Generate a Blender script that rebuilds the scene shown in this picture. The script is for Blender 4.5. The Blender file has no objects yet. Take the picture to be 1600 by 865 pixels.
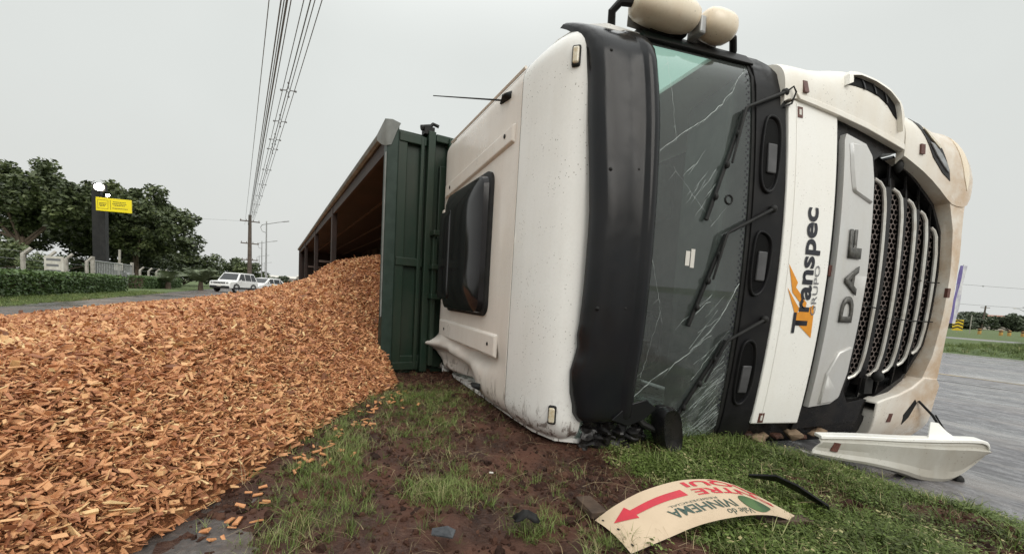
import bpy, bmesh, math, random
import numpy as np
from math import sin, cos, tan, pi, radians, sqrt, atan2
from mathutils import Vector, Matrix, noise as mnoise

random.seed(7)
RNG = np.random.default_rng(11)
S = bpy.context.scene
COL = S.collection

# ------------------------------------------------------------------ camera
CAM_H = 0.90
F_PX, PP_Y = 660.0, 520.0
pitch, roll = radians(4.7), radians(3.4)
cam_d = bpy.data.cameras.new('camera')
cam = bpy.data.objects.new('camera', cam_d)
COL.objects.link(cam)
Fw = Vector((0, cos(pitch), -sin(pitch)))
U0 = Vector((0, sin(pitch), cos(pitch)))
R0 = Vector((1, 0, 0))
Uv = U0 * cos(roll) - R0 * sin(roll)
Rv = R0 * cos(roll) + U0 * sin(roll)
m = Matrix((Rv, Uv, -Fw)).transposed().to_4x4()
m.translation = Vector((0, 0, CAM_H))
cam.matrix_world = m
cam_d.sensor_width = 36.0
cam_d.lens = F_PX / 1600.0 * 36.0
cam_d.shift_y = (PP_Y - 432.5) / 1600.0
cam_d.clip_start = 0.05
cam_d.clip_end = 3000
S.camera = cam

# ------------------------------------------------------------------ world: rainy overcast sky, soft sun
SUN_EL, SUN_AZ = radians(34), radians(155)      # azimuth measured clockwise from +Y
W = bpy.data.worlds.new("World")
S.world = W
W.use_nodes = True
wn, wl = W.node_tree.nodes, W.node_tree.links
wn.clear()
out = wn.new('ShaderNodeOutputWorld')
bg = wn.new('ShaderNodeBackground')
bg.inputs['Strength'].default_value = 0.1
sky = wn.new('ShaderNodeTexSky')
sky.sky_type = 'NISHITA'
sky.sun_disc = False
sky.sun_elevation = SUN_EL
sky.sun_rotation = SUN_AZ
sky.air_density = 2.0
sky.dust_density = 6.0
tc = wn.new('ShaderNodeTexCoord')
sep = wn.new('ShaderNodeSeparateXYZ')
wl.new(tc.outputs['Generated'], sep.inputs[0])
ramp = wn.new('ShaderNodeValToRGB')            # smooth overcast luminance from horizon to zenith
ramp.color_ramp.interpolation = 'EASE'
e = ramp.color_ramp.elements
e[0].position = 0.0; e[0].color = (0.372, 0.380, 0.370, 1)
e[1].position = 1.0; e[1].color = (1.10, 1.12, 1.10, 1)
k = e.new(0.45); k.color = (0.398, 0.412, 0.399, 1)
wl.new(sep.outputs['Z'], ramp.inputs['Fac'])
nz = wn.new('ShaderNodeTexNoise')
nz.inputs['Scale'].default_value = 2.2
nz.inputs['Detail'].default_value = 4
wl.new(tc.outputs['Generated'], nz.inputs['Vector'])
mr = wn.new('ShaderNodeMapRange')
mr.inputs['To Min'].default_value = 17.9
mr.inputs['To Max'].default_value = 20.9
wl.new(nz.outputs['Fac'], mr.inputs['Value'])
mul = wn.new('ShaderNodeVectorMath'); mul.operation = 'SCALE'
wl.new(ramp.outputs['Color'], mul.inputs[0])
wl.new(mr.outputs['Result'], mul.inputs['Scale'])
mix = wn.new('ShaderNodeMix'); mix.data_type = 'RGBA'
mix.inputs['Factor'].default_value = 0.95
wl.new(sky.outputs['Color'], mix.inputs['A'])
wl.new(mul.outputs['Vector'], mix.inputs['B'])
wl.new(mix.outputs['Result'], bg.inputs['Color'])
wl.new(bg.outputs['Background'], out.inputs['Surface'])

sun_d = bpy.data.lights.new('sun', 'SUN')
sun_d.energy = 1.5
sun_d.angle = radians(40)
sun_d.color = (1.0, 0.96, 0.90)
sun = bpy.data.objects.new('sun', sun_d)
COL.objects.link(sun)
sd = Vector((sin(SUN_AZ) * cos(SUN_EL), cos(SUN_AZ) * cos(SUN_EL), sin(SUN_EL)))
sun.rotation_euler = (-sd).to_track_quat('-Z', 'Y').to_euler()

S.view_settings.view_transform = 'Standard'
S.view_settings.look = 'None'
S.view_settings.exposure = 0.0
S.view_settings.gamma = 1.0

# ------------------------------------------------------------------ helpers
def tag(o, label=None, cat=None, group=None, kind=None):
    if label: o['label'] = label
    if cat: o['category'] = cat
    if group: o['group'] = group
    if kind: o['kind'] = kind
    return o

def empty(name, loc=(0, 0, 0), rz=0.0, label=None, cat=None, group=None):
    o = bpy.data.objects.new(name, None)
    COL.objects.link(o)
    o.location = loc
    o.rotation_euler = (0, 0, rz)
    o.empty_display_size = 0.2
    return tag(o, label, cat, group)

class MB:
    """collects shapes for ONE mesh object"""
    def __init__(s): s.v = []; s.f = []
    def add(s, vs, fs):
        b = len(s.v)
        s.v.extend([tuple(x) for x in vs]); s.f.extend([tuple(i + b for i in f) for f in fs])
    def box(s, a, b):
        (x0, y0, z0), (x1, y1, z1) = a, b
        s.add([(x0, y0, z0), (x1, y0, z0), (x1, y1, z0), (x0, y1, z0), (x0, y0, z1), (x1, y0, z1), (x1, y1, z1), (x0, y1, z1)],
              [(3, 2, 1, 0), (4, 5, 6, 7), (0, 1, 5, 4), (1, 2, 6, 5), (2, 3, 7, 6), (3, 0, 4, 7)])
    def hexa(s, p):     # 8 corners, box order
        s.add(p, [(3, 2, 1, 0), (4, 5, 6, 7), (0, 1, 5, 4), (1, 2, 6, 5), (2, 3, 7, 6), (3, 0, 4, 7)])
    def tube(s, pts, r, n=8, cap=True):
        pts = [Vector(p) for p in pts]
        rs = r if isinstance(r, (list, tuple)) else [r] * len(pts)
        rings = []; up = None
        for i, p in enumerate(pts):
            d = (pts[min(i + 1, len(pts) - 1)] - pts[max(i - 1, 0)]).normalized()
            if up is None:
                up = Vector((0, 0, 1)) if abs(d.z) < 0.9 else Vector((1, 0, 0))
            a = d.cross(up).normalized(); bb = a.cross(d).normalized(); up = bb
            rings.append([p + (a * cos(2 * pi * j / n) + bb * sin(2 * pi * j / n)) * rs[i] for j in range(n)])
        vs = [q for rg in rings for q in rg]; fs = []
        for i in range(len(pts) - 1):
            for j in range(n):
                fs.append((i * n + j, i * n + (j + 1) % n, (i + 1) * n + (j + 1) % n, (i + 1) * n + j))
        if cap:
            fs.append(tuple(range(n - 1, -1, -1))); fs.append(tuple((len(pts) - 1) * n + j for j in range(n)))
        s.add(vs, fs)
    def grid(s, rows, closed=False):
        n = len(rows[0]); vs = [p for r in rows for p in r]; fs = []
        for i in range(len(rows) - 1):
            for j in range(n if closed else n - 1):
                fs.append((i * n + j, i * n + (j + 1) % n, (i + 1) * n + (j + 1) % n, (i + 1) * n + j))
        s.add(vs, fs)
    def prism(s, poly, axis, a, b):
        """poly of 2D points extruded along axis (0,1,2) from a to b"""
        def P(q, h):
            q = list(q); q.insert(axis, h); return tuple(q)
        n = len(poly)
        s.add([P(q, a) for q in poly] + [P(q, b) for q in poly],
              [tuple(range(n)), tuple(range(2 * n - 1, n - 1, -1))] + [(i, (i + 1) % n, n + (i + 1) % n, n + i) for i in range(n)])
    def ball(s, c, r, nu=10, nv=6):
        r = r if isinstance(r, (tuple, list)) else (r, r, r)
        rows = []
        for i in range(nv + 1):
            th = pi * i / nv
            rows.append([(c[0] + r[0] * sin(th) * cos(2 * pi * j / nu), c[1] + r[1] * sin(th) * sin(2 * pi * j / nu), c[2] + r[2] * cos(th)) for j in range(nu)])
        s.grid(rows, True)
    def build(s, name, mat=None, parent=None, smooth=False, bevel=0, seg=2, angle=35, fix=True):
        me = bpy.data.meshes.new(name)
        me.from_pydata(s.v, [], s.f)
        return finish(me, name, mat, parent, smooth, bevel, seg, angle, fix)

def finish(me, name, mat, parent, smooth=False, bevel=0, seg=2, angle=35, fix=True):
    if fix:
        bm = bmesh.new(); bm.from_mesh(me)
        bmesh.ops.remove_doubles(bm, verts=bm.verts, dist=1e-5)
        bmesh.ops.recalc_face_normals(bm, faces=bm.faces)
        bm.to_mesh(me); bm.free()
    o = bpy.data.objects.new(name, me)
    COL.objects.link(o)
    if mat: me.materials.append(mat)
    if smooth:
        me.polygons.foreach_set('use_smooth', [True] * len(me.polygons))
        if smooth != 'all':
            me.set_sharp_from_angle(angle=radians(angle))
    if bevel:
        b = o.modifiers.new('bevel', 'BEVEL'); b.width = bevel; b.segments = seg; b.limit_method = 'ANGLE'; b.angle_limit = radians(angle)
        b.harden_normals = False
    if parent: o.parent = parent
    me.update()
    return o

def np_mesh(name, V, Fq, mat, parent=None, tone=None):
    me = bpy.data.meshes.new(name)
    V = np.asarray(V, np.float32); Fq = np.asarray(Fq, np.int32)
    me.vertices.add(len(V)); me.vertices.foreach_set('co', V.ravel())
    n, k = Fq.shape
    me.loops.add(n * k); me.loops.foreach_set('vertex_index', Fq.ravel())
    me.polygons.add(n); me.polygons.foreach_set('loop_start', np.arange(0, n * k, k, dtype=np.int32))
    me.update(calc_edges=True)
    if tone is not None:
        a = me.attributes.new('tone', 'FLOAT', 'FACE'); a.data.foreach_set('value', np.asarray(tone, np.float32))
    o = bpy.data.objects.new(name, me); COL.objects.link(o)
    me.materials.append(mat)
    if parent: o.parent = parent
    return o

def copy_tree(o, parent=None, **kw):
    c = o.copy(); COL.objects.link(c)
    if parent: c.parent = parent
    for ch in list(o.children): copy_tree(ch, c)
    for k_, v_ in kw.items(): c[k_] = v_
    return c

# value noise (numpy)
_T = RNG.random((256, 256))
def vnoise(x, y):
    xi = np.floor(x).astype(int); yi = np.floor(y).astype(int)
    fx = x - xi; fy = y - yi
    fx = fx * fx * (3 - 2 * fx); fy = fy * fy * (3 - 2 * fy)
    g = lambda a, b: _T[a & 255, b & 255]
    return (g(xi, yi) * (1 - fx) + g(xi + 1, yi) * fx) * (1 - fy) + (g(xi, yi + 1) * (1 - fx) + g(xi + 1, yi + 1) * fx) * fy
def fbm(x, y, sc, oc=4):
    x = np.asarray(x, float); y = np.asarray(y, float); t = 0; a = 1; s_ = 0
    for i in range(oc):
        t = t + a * (vnoise(x * sc + 17.3 * i, y * sc + 5.1 * i) - .5); s_ += a; a *= .5; sc *= 2.03
    return t / s_
def sstep(a, b, x):
    t = np.clip((x - a) / (b - a), 0, 1); return t * t * (3 - 2 * t)

# ------------------------------------------------------------------ materials
class NT:
    def __init__(s, name):
        s.m = bpy.data.materials.new(name); s.m.use_nodes = True
        s.t = s.m.node_tree; s.n = s.t.nodes; s.l = s.t.links
        s.b = s.n['Principled BSDF']; s.o = s.n['Material Output']
    def node(s, ty, **kw):
        n = s.n.new(ty)
        for k_, v_ in kw.items():
            if hasattr(n, k_): setattr(n, k_, v_)
        return n
    def lk(s, a, b): s.l.new(a, b)
    def coord(s, kind='Object'): return s.node('ShaderNodeTexCoord').outputs[kind]
    def noise(s, vec, scale, detail=4, rough=.55, dist=0):
        n = s.node('ShaderNodeTexNoise'); n.inputs['Scale'].default_value = scale; n.inputs['Detail'].default_value = detail
        n.inputs['Roughness'].default_value = rough; n.inputs['Distortion'].default_value = dist
        s.lk(vec, n.inputs['Vector']); return n.outputs['Fac']
    def mapr(s, v, a, b, c=0., d=1.):
        n = s.node('ShaderNodeMapRange'); n.interpolation_type = 'SMOOTHSTEP'
        for i, q in zip(('From Min', 'From Max', 'To Min', 'To Max'), (a, b, c, d)): n.inputs[i].default_value = q
        s.lk(v, n.inputs['Value']); return n.outputs['Result']
    def math(s, op, a, b=None):
        n = s.node('ShaderNodeMath'); n.operation = op
        for i, q in enumerate((a, b)):
            if q is None: continue
            if isinstance(q, (int, float)): n.inputs[i].default_value = q
            else: s.lk(q, n.inputs[i])
        return n.outputs[0]
    def mix(s, f, a, b):
        n = s.node('ShaderNodeMix'); n.data_type = 'RGBA'
        for k_, q in (('Factor', f), ('A', a), ('B', b)):
            if isinstance(q, (int, float)): n.inputs[k_].default_value = q
            elif isinstance(q, tuple): n.inputs[k_].default_value = (*q, 1)
            else: s.lk(q, n.inputs[k_])
        return n.outputs['Result']
    def ramp(s, f, stops):
        n = s.node('ShaderNodeValToRGB'); el = n.color_ramp.elements
        while len(el) < len(stops): el.new(.5)
        for q, (p, c) in zip(el, stops): q.position = p; q.color = (*c, 1)
        s.lk(f, n.inputs['Fac']); return n.outputs['Color']
    def bump(s, h, strength=.3, dist=.02):
        n = s.node('ShaderNodeBump'); n.inputs['Strength'].default_value = strength; n.inputs['Distance'].default_value = dist
        s.lk(h, n.inputs['Height']); s.lk(n.outputs['Normal'], s.b.inputs['Normal'])
    def scale(s, v, sc):
        n = s.node('ShaderNodeMapping'); n.inputs['Scale'].default_value = sc; s.lk(v, n.inputs['Vector']); return n.outputs[0]
    def set(s, **kw):
        for k_, v_ in kw.items():
            i = s.b.inputs[k_.replace('_', ' ')]
            if isinstance(v_, tuple): i.default_value = (*v_, 1)
            elif isinstance(v_, (int, float)): i.default_value = v_
            else: s.lk(v_, i)
        return s

def simple(name, c, rough=.5, c2=None, sc=8, metal=0, bump=0, bsc=40, coat=0, rr=None, spec=.5):
    t = NT(name); co = t.coord()
    if c2: t.set(Base_Color=t.mix(t.mapr(t.noise(co, sc, 5), .35, .65), c, c2))
    else: t.set(Base_Color=c)
    t.set(Roughness=rough, Metallic=metal, Specular_IOR_Level=spec)
    if rr: t.set(Roughness=t.mapr(t.noise(co, sc * 2.3, 4), .3, .7, rr[0], rr[1]))
    if coat: t.set(Coat_Weight=coat, Coat_Roughness=.05)
    if bump: t.bump(t.noise(co, bsc, 5), bump, .01)
    return t.m

def dirty_paint(name, base, film, film_amt=.5, speck=1.0, mud=None, rough=.32, low=False):
    """paint with dust film, dark mud specks and, if mud, splash rising from the underside (object x = towards the bumper)"""
    t = NT(name); co = t.coord()
    big = t.noise(co, 1.6, 6, .6)
    strk = t.noise(t.scale(co, (9, 9, .9)), 1.0, 5, .6)
    f = t.math('MULTIPLY', t.mapr(t.math('ADD', t.math('MULTIPLY', big, .6), t.math('MULTIPLY', strk, .4)), .38, .66), film_amt)
    col = t.mix(f, base, film)
    fine = t.noise(co, 60, 3)
    col = t.mix(t.mapr(fine, .3, .8, 0, .10), col, tuple(x * .72 for x in film))
    vor = t.node('ShaderNodeTexVoronoi'); vor.inputs['Scale'].default_value = 55; t.lk(co, vor.inputs['Vector'])
    gate = t.mapr(t.noise(co, 5.0, 3), .44, .62)
    sp = t.math('MULTIPLY', t.math('LESS_THAN', vor.outputs['Distance'], .19), gate)
    rnd = t.node('ShaderNodeSeparateColor'); t.lk(vor.outputs['Color'], rnd.inputs[0])
    sp = t.math('MULTIPLY', sp, t.math('GREATER_THAN', rnd.outputs[0], .45))
    col = t.mix(t.math('MULTIPLY', sp, .75 * speck), col, (.12, .085, .06))
    if mud:
        sx = t.node('ShaderNodeSeparateXYZ'); t.lk(co, sx.inputs[0])
        g = t.mapr(sx.outputs[0], mud[0], mud[1])
        g = t.math('MULTIPLY', g, t.mapr(t.noise(co, 2.5, 6, .65), .25, .62))
        col = t.mix(t.math('MULTIPLY', g, .9), col, (.47, .31, .17))
    if low:
        sz = t.node('ShaderNodeSeparateXYZ'); t.lk(co, sz.inputs[0])
        g = t.mapr(sz.outputs[2], .34, .0)
        sm = t.noise(t.scale(co, (16, 10, 5)), 1.0, 6, .75, .6)
        col = t.mix(t.math('MULTIPLY', g, t.mapr(sm, .50, .60)), col, (.085, .045, .028))
    t.set(Base_Color=col, Roughness=t.mapr(big, .3, .7, rough - .06, rough + .12))
    t.set(Coat_Weight=.25, Coat_Roughness=.12)
    return t.m

M = {}
M['roof'] = dirty_paint('cab_roof_paint', (.76, .71, .65), (.63, .56, .49), .55, .35, low=True)
M['white'] = dirty_paint('white_cab_paint', (.82, .815, .785), (.70, .685, .64), .45, 1.0, low=True)
M['panel'] = dirty_paint('front_panel_paint', (.86, .855, .815), (.80, .77, .70), .35, .5)
M['mudwhite'] = dirty_paint('muddy_white_paint', (.80, .78, .72), (.68, .61, .50), .55, .8, mud=(2.55, 3.05))
M['mirror'] = dirty_paint('mud_spattered_mirror_paint', (.82, .73, .58), (.74, .58, .40), .8, .6)
M['black'] = simple('black_plastic', (.009, .009, .010), .38, (.015, .0145, .0145), 5, rr=(.3, .55), spec=.17)
M['visor'] = simple('wet_smoked_visor', (.012, .013, .015), .2, (.014, .014, .015), 4, rr=(.10, .26), spec=.24, bump=.05, bsc=260)
M['rubber'] = simple('black_rubber', (.010, .010, .010), .6, (.017, .017, .016), 12, spec=.25)
M['fin'] = simple('gloss_black_grille', (.009, .009, .010), .28, (.018, .016, .015), 9, rr=(.22, .45), spec=.3)
M['recess_shade'] = simple('recess_shade_black', (.004, .004, .004), .6, spec=.1)  # shade of the step recesses and vent opening, put into the colour
M['plate'] = simple('grey_step_plate', (.045, .045, .047), .5, (.07, .07, .072), 9)
M['silver'] = dirty_paint('silver_badge_paint', (.60, .60, .59), (.52, .49, .44), .45, .3, rough=.36)
M['silver'].node_tree.nodes['Principled BSDF'].inputs['Metallic'].default_value = .35
M['chrome'] = simple('dull_chrome', (.66, .65, .61), .34, (.54, .51, .46), 14, metal=.45)
M['mesh'] = simple('grille_wire', (.13, .105, .095), .5, (.22, .18, .165), 30, metal=.2)
M['daf'] = simple('dark_badge_letter', (.05, .048, .042), .35, (.10, .095, .085), 40)
M['ink'] = simple('black_vinyl', (.012, .013, .02), .4)
M['ink_grey'] = simple('grey_vinyl', (.16, .16, .17), .45)
M['orange'] = simple('orange_vinyl', (.75, .30, .02), .4, (.66, .26, .02), 20)
M['reflect_red'] = simple('red_reflector', (.075, .024, .018), .4, (.13, .05, .035), 160)
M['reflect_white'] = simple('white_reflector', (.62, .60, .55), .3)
M['interior'] = simple('dark_cab_trim', (.085, .088, .088), .8, (.12, .122, .12), 6)
M['seat'] = simple('dark_seat_cloth', (.035, .036, .040), .9, (.055, .055, .058), 30)
M['lining'] = simple('grey_cab_lining', (.42, .42, .40), .9, (.48, .48, .46), 10)
M['amber'] = simple('marker_lamp_lens', (.62, .57, .45), .15, (.52, .43, .28), 60, coat=.8)
M['lens'] = simple('headlamp_glass', (.30, .31, .32), .06, (.20, .20, .20), 18, metal=.3, coat=1)
M['crack'] = simple('crushed_glass', (.50, .56, .54), .35)
M['alu'] = simple('worn_aluminium', (.58, .58, .57), .4, (.42, .42, .41), 12, metal=.4)
M['green'] = dirty_paint('dark_green_paint', (.009, .027, .016), (.032, .034, .022), .5, .25, rough=.36)
M['green'].node_tree.nodes['Principled BSDF'].inputs['Coat Weight'].default_value = 0
M['green'].node_tree.nodes['Principled BSDF'].inputs['Specular IOR Level'].default_value = .35
M['green_w'] = simple('worn_green_rail', (.020, .038, .029), .5, (.011, .026, .018), 9, spec=.35)
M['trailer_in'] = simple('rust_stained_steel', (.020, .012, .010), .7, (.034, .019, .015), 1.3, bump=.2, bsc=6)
M['trailer_rib'] = simple('pale_rusty_rib', (.13, .095, .08), .6, (.09, .062, .052), 5)
M['tarp'] = simple('grey_tarpaulin', (.20, .21, .20), .6, (.13, .14, .13), 4, bump=.3, bsc=9)
M['concrete'] = simple('weathered_concrete', (.40, .38, .34), .85, (.27, .25, .22), 5, bump=.3, bsc=30)
M['steel'] = simple('galvanised_steel', (.36, .37, .37), .45, (.28, .28, .28), 10, metal=.3)
M['wire'] = simple('cable_sheath', (.20, .20, .205), .6)
M['wood_pole'] = simple('dark_weathered_pole', (.085, .065, .052), .85, (.13, .105, .085), 3, bump=.3, bsc=12)
M['bark'] = simple('bark', (.075, .055, .04), .9, (.12, .09, .065), 6, bump=.6, bsc=14)
M['totem'] = simple('charcoal_cladding', (.014, .014, .015), .5, (.022, .022, .022), 3, spec=.25)
M['yellow'] = simple('yellow_sign_sheet', (.90, .74, .01), .35, (.84, .68, .01), 2)
M['tyre'] = simple('tyre_rubber', (.02, .02, .02), .8, (.035, .033, .03), 10)
M['rim'] = simple('alloy_rim', (.42, .42, .43), .3, metal=.6)
M['carwhite'] = simple('white_car_paint', (.80, .80, .79), .22, (.76, .76, .75), 2, coat=.7)
M['carglass'] = simple('dark_car_glass', (.02, .023, .026), .05)
M['carblack'] = simple('car_black_trim', (.02, .02, .021), .5)
M['redlamp'] = simple('red_tail_lamp', (.45, .02, .015), .2)
M['flag_p'] = simple('purple_flag_cloth', (.13, .10, .30), .8, (.18, .15, .36), 2)
M['flag_w'] = simple('white_flag_cloth', (.66, .65, .66), .8, (.45, .43, .52), 1.6)
M['bollard'] = simple('ochre_bollard_paint', (.42, .25, .05), .7, (.24, .13, .05), 4)
M['cyellow'] = simple('chevron_yellow', (.72, .50, .03), .5)
M['cblack'] = simple('chevron_black', (.02, .02, .02), .5)
M['wall_pale'] = simple('pale_render', (.50, .45, .40), .85, (.42, .38, .34), 1)
M['rooftile'] = simple('red_roof_tile', (.30, .14, .09), .8, (.22, .11, .08), 2)
M['darkroof'] = simple('dark_metal_roof', (.07, .075, .08), .5)
M['sign_cream'] = simple('cream_sign_sheet', (.54, .42, .29), .45, (.48, .37, .25), 5, bump=.04, bsc=120)
M['sign_red'] = simple('red_print', (.50, .012, .03), .5, (.45, .012, .03), 30)
M['sign_green'] = simple('dark_green_print', (.025, .06, .045), .5)
M['sign_leaf'] = simple('green_leaf_print', (.022, .060, .018), .5, (.06, .12, .035), 14)
M['sign_back'] = simple('sheet_metal_back', (.05, .05, .052), .5)
M['darkwood'] = simple('dark_wet_wood', (.045, .028, .018), .7, (.08, .05, .032), 8, bump=.5, bsc=40)
M['foam'] = simple('tan_foam', (.26, .185, .12), .95, (.13, .085, .05), 14, bump=.7, bsc=25)
M['greyplastic'] = simple('broken_grey_lens', (.035, .038, .042), .25, (.06, .064, .07), 30)
M['notice'] = simple('white_notice', (.62, .60, .55), .6, (.50, .47, .42), 4)

def glass(name, tint, fr=1.5, rough=.02, dust=.10, tr=.8):
    t = NT(name); t.n.remove(t.b)
    co = t.coord()
    fres = t.node('ShaderNodeFresnel'); geo = t.node('ShaderNodeNewGeometry'); mi = t.node('ShaderNodeMix'); mi.data_type = 'FLOAT'
    mi.inputs['A'].default_value = fr; mi.inputs['B'].default_value = 1 / fr; t.lk(geo.outputs['Backfacing'], mi.inputs['Factor']); t.lk(mi.outputs['Result'], fres.inputs['IOR'])
    tp = t.node('ShaderNodeBsdfTransparent'); tp.inputs['Color'].default_value = (*tint, 1)
    gl = t.node('ShaderNodeBsdfGlossy'); gl.inputs['Roughness'].default_value = rough; gl.inputs['Color'].default_value = (.92, .95, .95, 1)
    df = t.node('ShaderNodeBsdfDiffuse'); df.inputs['Color'].default_value = (.46, .50, .48, 1)
    m1 = t.node('ShaderNodeMixShader'); t.lk(fres.outputs[0], m1.inputs[0]); t.lk(tp.outputs[0], m1.inputs[1]); t.lk(gl.outputs[0], m1.inputs[2])
    d = t.noise(co, 3.5, 6, .7); d2 = t.noise(t.scale(co, (60, 60, 8)), 1.0, 3)
    dd = t.math('MULTIPLY', t.math('ADD', t.mapr(d, .25, .8, .75, 1.15), t.mapr(d2, .58, .75, 0, .25)), dust)
    m2 = t.node('ShaderNodeMixShader'); t.lk(dd, m2.inputs[0]); t.lk(m1.outputs[0], m2.inputs[1]); t.lk(df.outputs[0], m2.inputs[2])
    t.lk(m2.outputs[0], t.o.inputs['Surface'])
    return t.m
M['glass'] = glass('windscreen_glass', (.66, .76, .72), 1.70, .015, .085)
M['sideglass'] = glass('side_glass', (.70, .98, .88), 1.30, .02, .03)

def emis(name, c, s):
    t = NT(name); t.set(Base_Color=c, Emission_Color=c, Emission_Strength=s); return t.m
M['lamp_on'] = emis('lit_lamp', (1, .93, .78), 60)

# foliage with per-face tone
def leafmat(name, dark, mid, light):
    t = NT(name)
    a = t.node('ShaderNodeAttribute'); a.attribute_name = 'tone'
    col = t.ramp(a.outputs['Fac'], [(0, dark), (.55, mid), (1, light)])
    t.set(Base_Color=col, Roughness=.55)
    t.set(Transmission_Weight=0.0)
    t.b.inputs['Subsurface Weight'].default_value = 0
    return t.m
M['leaf'] = leafmat('tree_leaf', (.028, .040, .018), (.072, .096, .036), (.155, .185, .075))
M['leaf_b'] = leafmat('bush_leaf', (.024, .04, .016), (.05, .085, .03), (.10, .15, .055))
M['hedge'] = leafmat('hedge_leaf', (.03, .055, .016), (.065, .115, .032), (.13, .20, .06))
M['palm'] = simple('palm_leaf', (.10, .13, .065), .5, (.15, .18, .10), 3)
M['leaf_far'] = leafmat('far_leaf', (.06, .075, .05), (.085, .105, .065), (.12, .15, .09))

def instmat(name, stops, rough=.6, sheen=0, bump=0, spec=.5, grad=None):
    """instance tone -> colour ramp"""
    t = NT(name)
    a = t.node('ShaderNodeAttribute'); a.attribute_name = 'tone'; a.attribute_type = 'INSTANCER'
    col = t.ramp(a.outputs['Fac'], stops)
    co = t.coord()
    if bump:
        n = t.noise(t.scale(co, (18, 90, 90)), 1.0, 3)
        col = t.mix(t.mapr(n, .35, .7, 0, .35), col, (.20, .085, .035))
        t.bump(n, bump, .01)
    t.set(Base_Color=col, Roughness=rough, Specular_IOR_Level=spec)
    return t.m
CHIP = [(0, (.12, .046, .020)), (.15, (.29, .108, .048)), (.40, (.51, .222, .100)), (.66, (.66, .335, .155)), (.88, (.74, .445, .210)), (1, (.80, .58, .29))]
M['chip'] = instmat('wood_chip', CHIP, .62, bump=.25)
GRS = [(0, (.045, .058, .012)), (.4, (.085, .122, .026)), (.72, (.14, .19, .048)), (.9, (.23, .26, .10)), (1, (.36, .31, .16))]
M['grass'] = instmat('grass_blade', GRS, .5, spec=.25)
M['drygrass'] = instmat('dry_stem', [(0, (.13, .095, .05)), (.5, (.25, .19, .10)), (1, (.36, .28, .16))], .7)
M['clod'] = instmat('soil_clod', [(0, (.020, .010, .007)), (.5, (.045, .020, .013)), (1, (.085, .042, .027))], .85, spec=.2)

# ground materials ---------------------------------------------------------
t = NT('wet_red_soil'); co = t.coord()
n1 = t.noise(co, 3.2, 8, .62); n2 = t.noise(co, 26, 6, .65)
c_ = t.ramp(n1, [(.28, (.018, .008, .0055)), (.45, (.046, .0190, .0115)), (.6, (.084, .034, .0200)), (.78, (.058, .026, .0160))])
c_ = t.mix(t.mapr(n2, .45, .75, 0, .55), c_, (.115, .060, .038))
t.set(Base_Color=c_, Roughness=t.mapr(n1, .35, .65, .34, .85), Specular_IOR_Level=.35)
t.bump(t.math('ADD', n2, t.math('MULTIPLY', t.noise(co, 90, 4), .5)), .8, .018)
M['soil'] = t.m

def asphalt(name, c0, c1, mud, mud_amt, rough, sc=.35, streak=None):
    t = NT(name); co = t.coord()
    big = t.noise(co if streak is None else t.scale(co, streak), sc, 6, .6)
    fine = t.noise(co, 55, 4, .7)
    col = t.mix(t.mapr(big, .35, .65), c0, c1)
    col = t.mix(t.mapr(fine, .35, .75, 0, .55), col, tuple(min(1, x * 1.9) for x in c1))
    grit = t.noise(co if streak is None else t.scale(co, (1, .4, 1)), 13, 5, .75)
    col = t.mix(t.mapr(grit, .42, .62, .6, 0), col, tuple(x * .45 for x in c0))
    mm = t.noise(t.scale(co, streak or (1, 1, 1)), sc * 1.9, 7, .65, .4)
    col = t.mix(t.math('MULTIPLY', t.mapr(mm, .46, .66), mud_amt), col, mud)
    t.set(Base_Color=col, Roughness=t.math('ADD', t.mapr(big, .36, .62, rough[0], rough[1]), t.mapr(grit, .4, .65, .18, -.08)), Specular_IOR_Level=.6)
    t.bump(t.math('MULTIPLY', fine, t.mapr(big, .36, .62, .1, 1)), .35, .012)
    return t.m
M['road_l'] = asphalt('wet_access_asphalt', (.050, .046, .044), (.085, .072, .064), (.17, .095, .062), .75, (.10, .55), .42)
M['road_r'] = asphalt('wet_highway_asphalt', (.075, .073, .080), (.17, .165, .175), (.27, .24, .22), .55, (.08, .42), 1.1, (1, .2, 1))
M['road_far'] = asphalt('far_asphalt', (.16, .16, .16), (.19, .185, .18), (.2, .16, .13), .3, (.4, .6), .3)
M['paint_w'] = simple('worn_road_paint', (.40, .39, .37), .6, (.16, .155, .155), 3)
M['paint_y'] = simple('worn_yellow_paint', (.42, .33, .19), .6, (.20, .17, .13), 2)

t = NT('turf'); co = t.coord()
n1 = t.noise(co, .5, 7, .65); n2 = t.noise(co, 9, 6, .7)
c_ = t.ramp(n1, [(.3, (.055, .085, .024)), (.5, (.085, .125, .035)), (.7, (.12, .14, .05))])
c_ = t.mix(t.mapr(n2, .4, .7, 0, .6), c_, (.045, .06, .02))
t.set(Base_Color=c_, Roughness=.9)
t.bump(n2, .8, .08)
M['turf'] = t.m
t = NT('plain_ground'); co = t.coord()
n1 = t.noise(co, .06, 7, .65)
t.set(Base_Color=t.ramp(n1, [(.3, (.07, .085, .04)), (.55, (.11, .11, .06)), (.75, (.15, .10, .065))]), Roughness=.9)
M['ground'] = t.m
t = NT('chip_bed'); co = t.coord()
n1 = t.noise(t.scale(co, (1, 1, 1)), 38, 4, .7); n2 = t.noise(co, 1.1, 4)
t.set(Base_Color=t.ramp(n1, [(.25, (.06, .024, .010)), (.5, (.30, .115, .042)), (.72, (.52, .23, .095))]), Roughness=.8)
t.bump(n1, 1, .03)
M['chipbed'] = t.m

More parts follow.
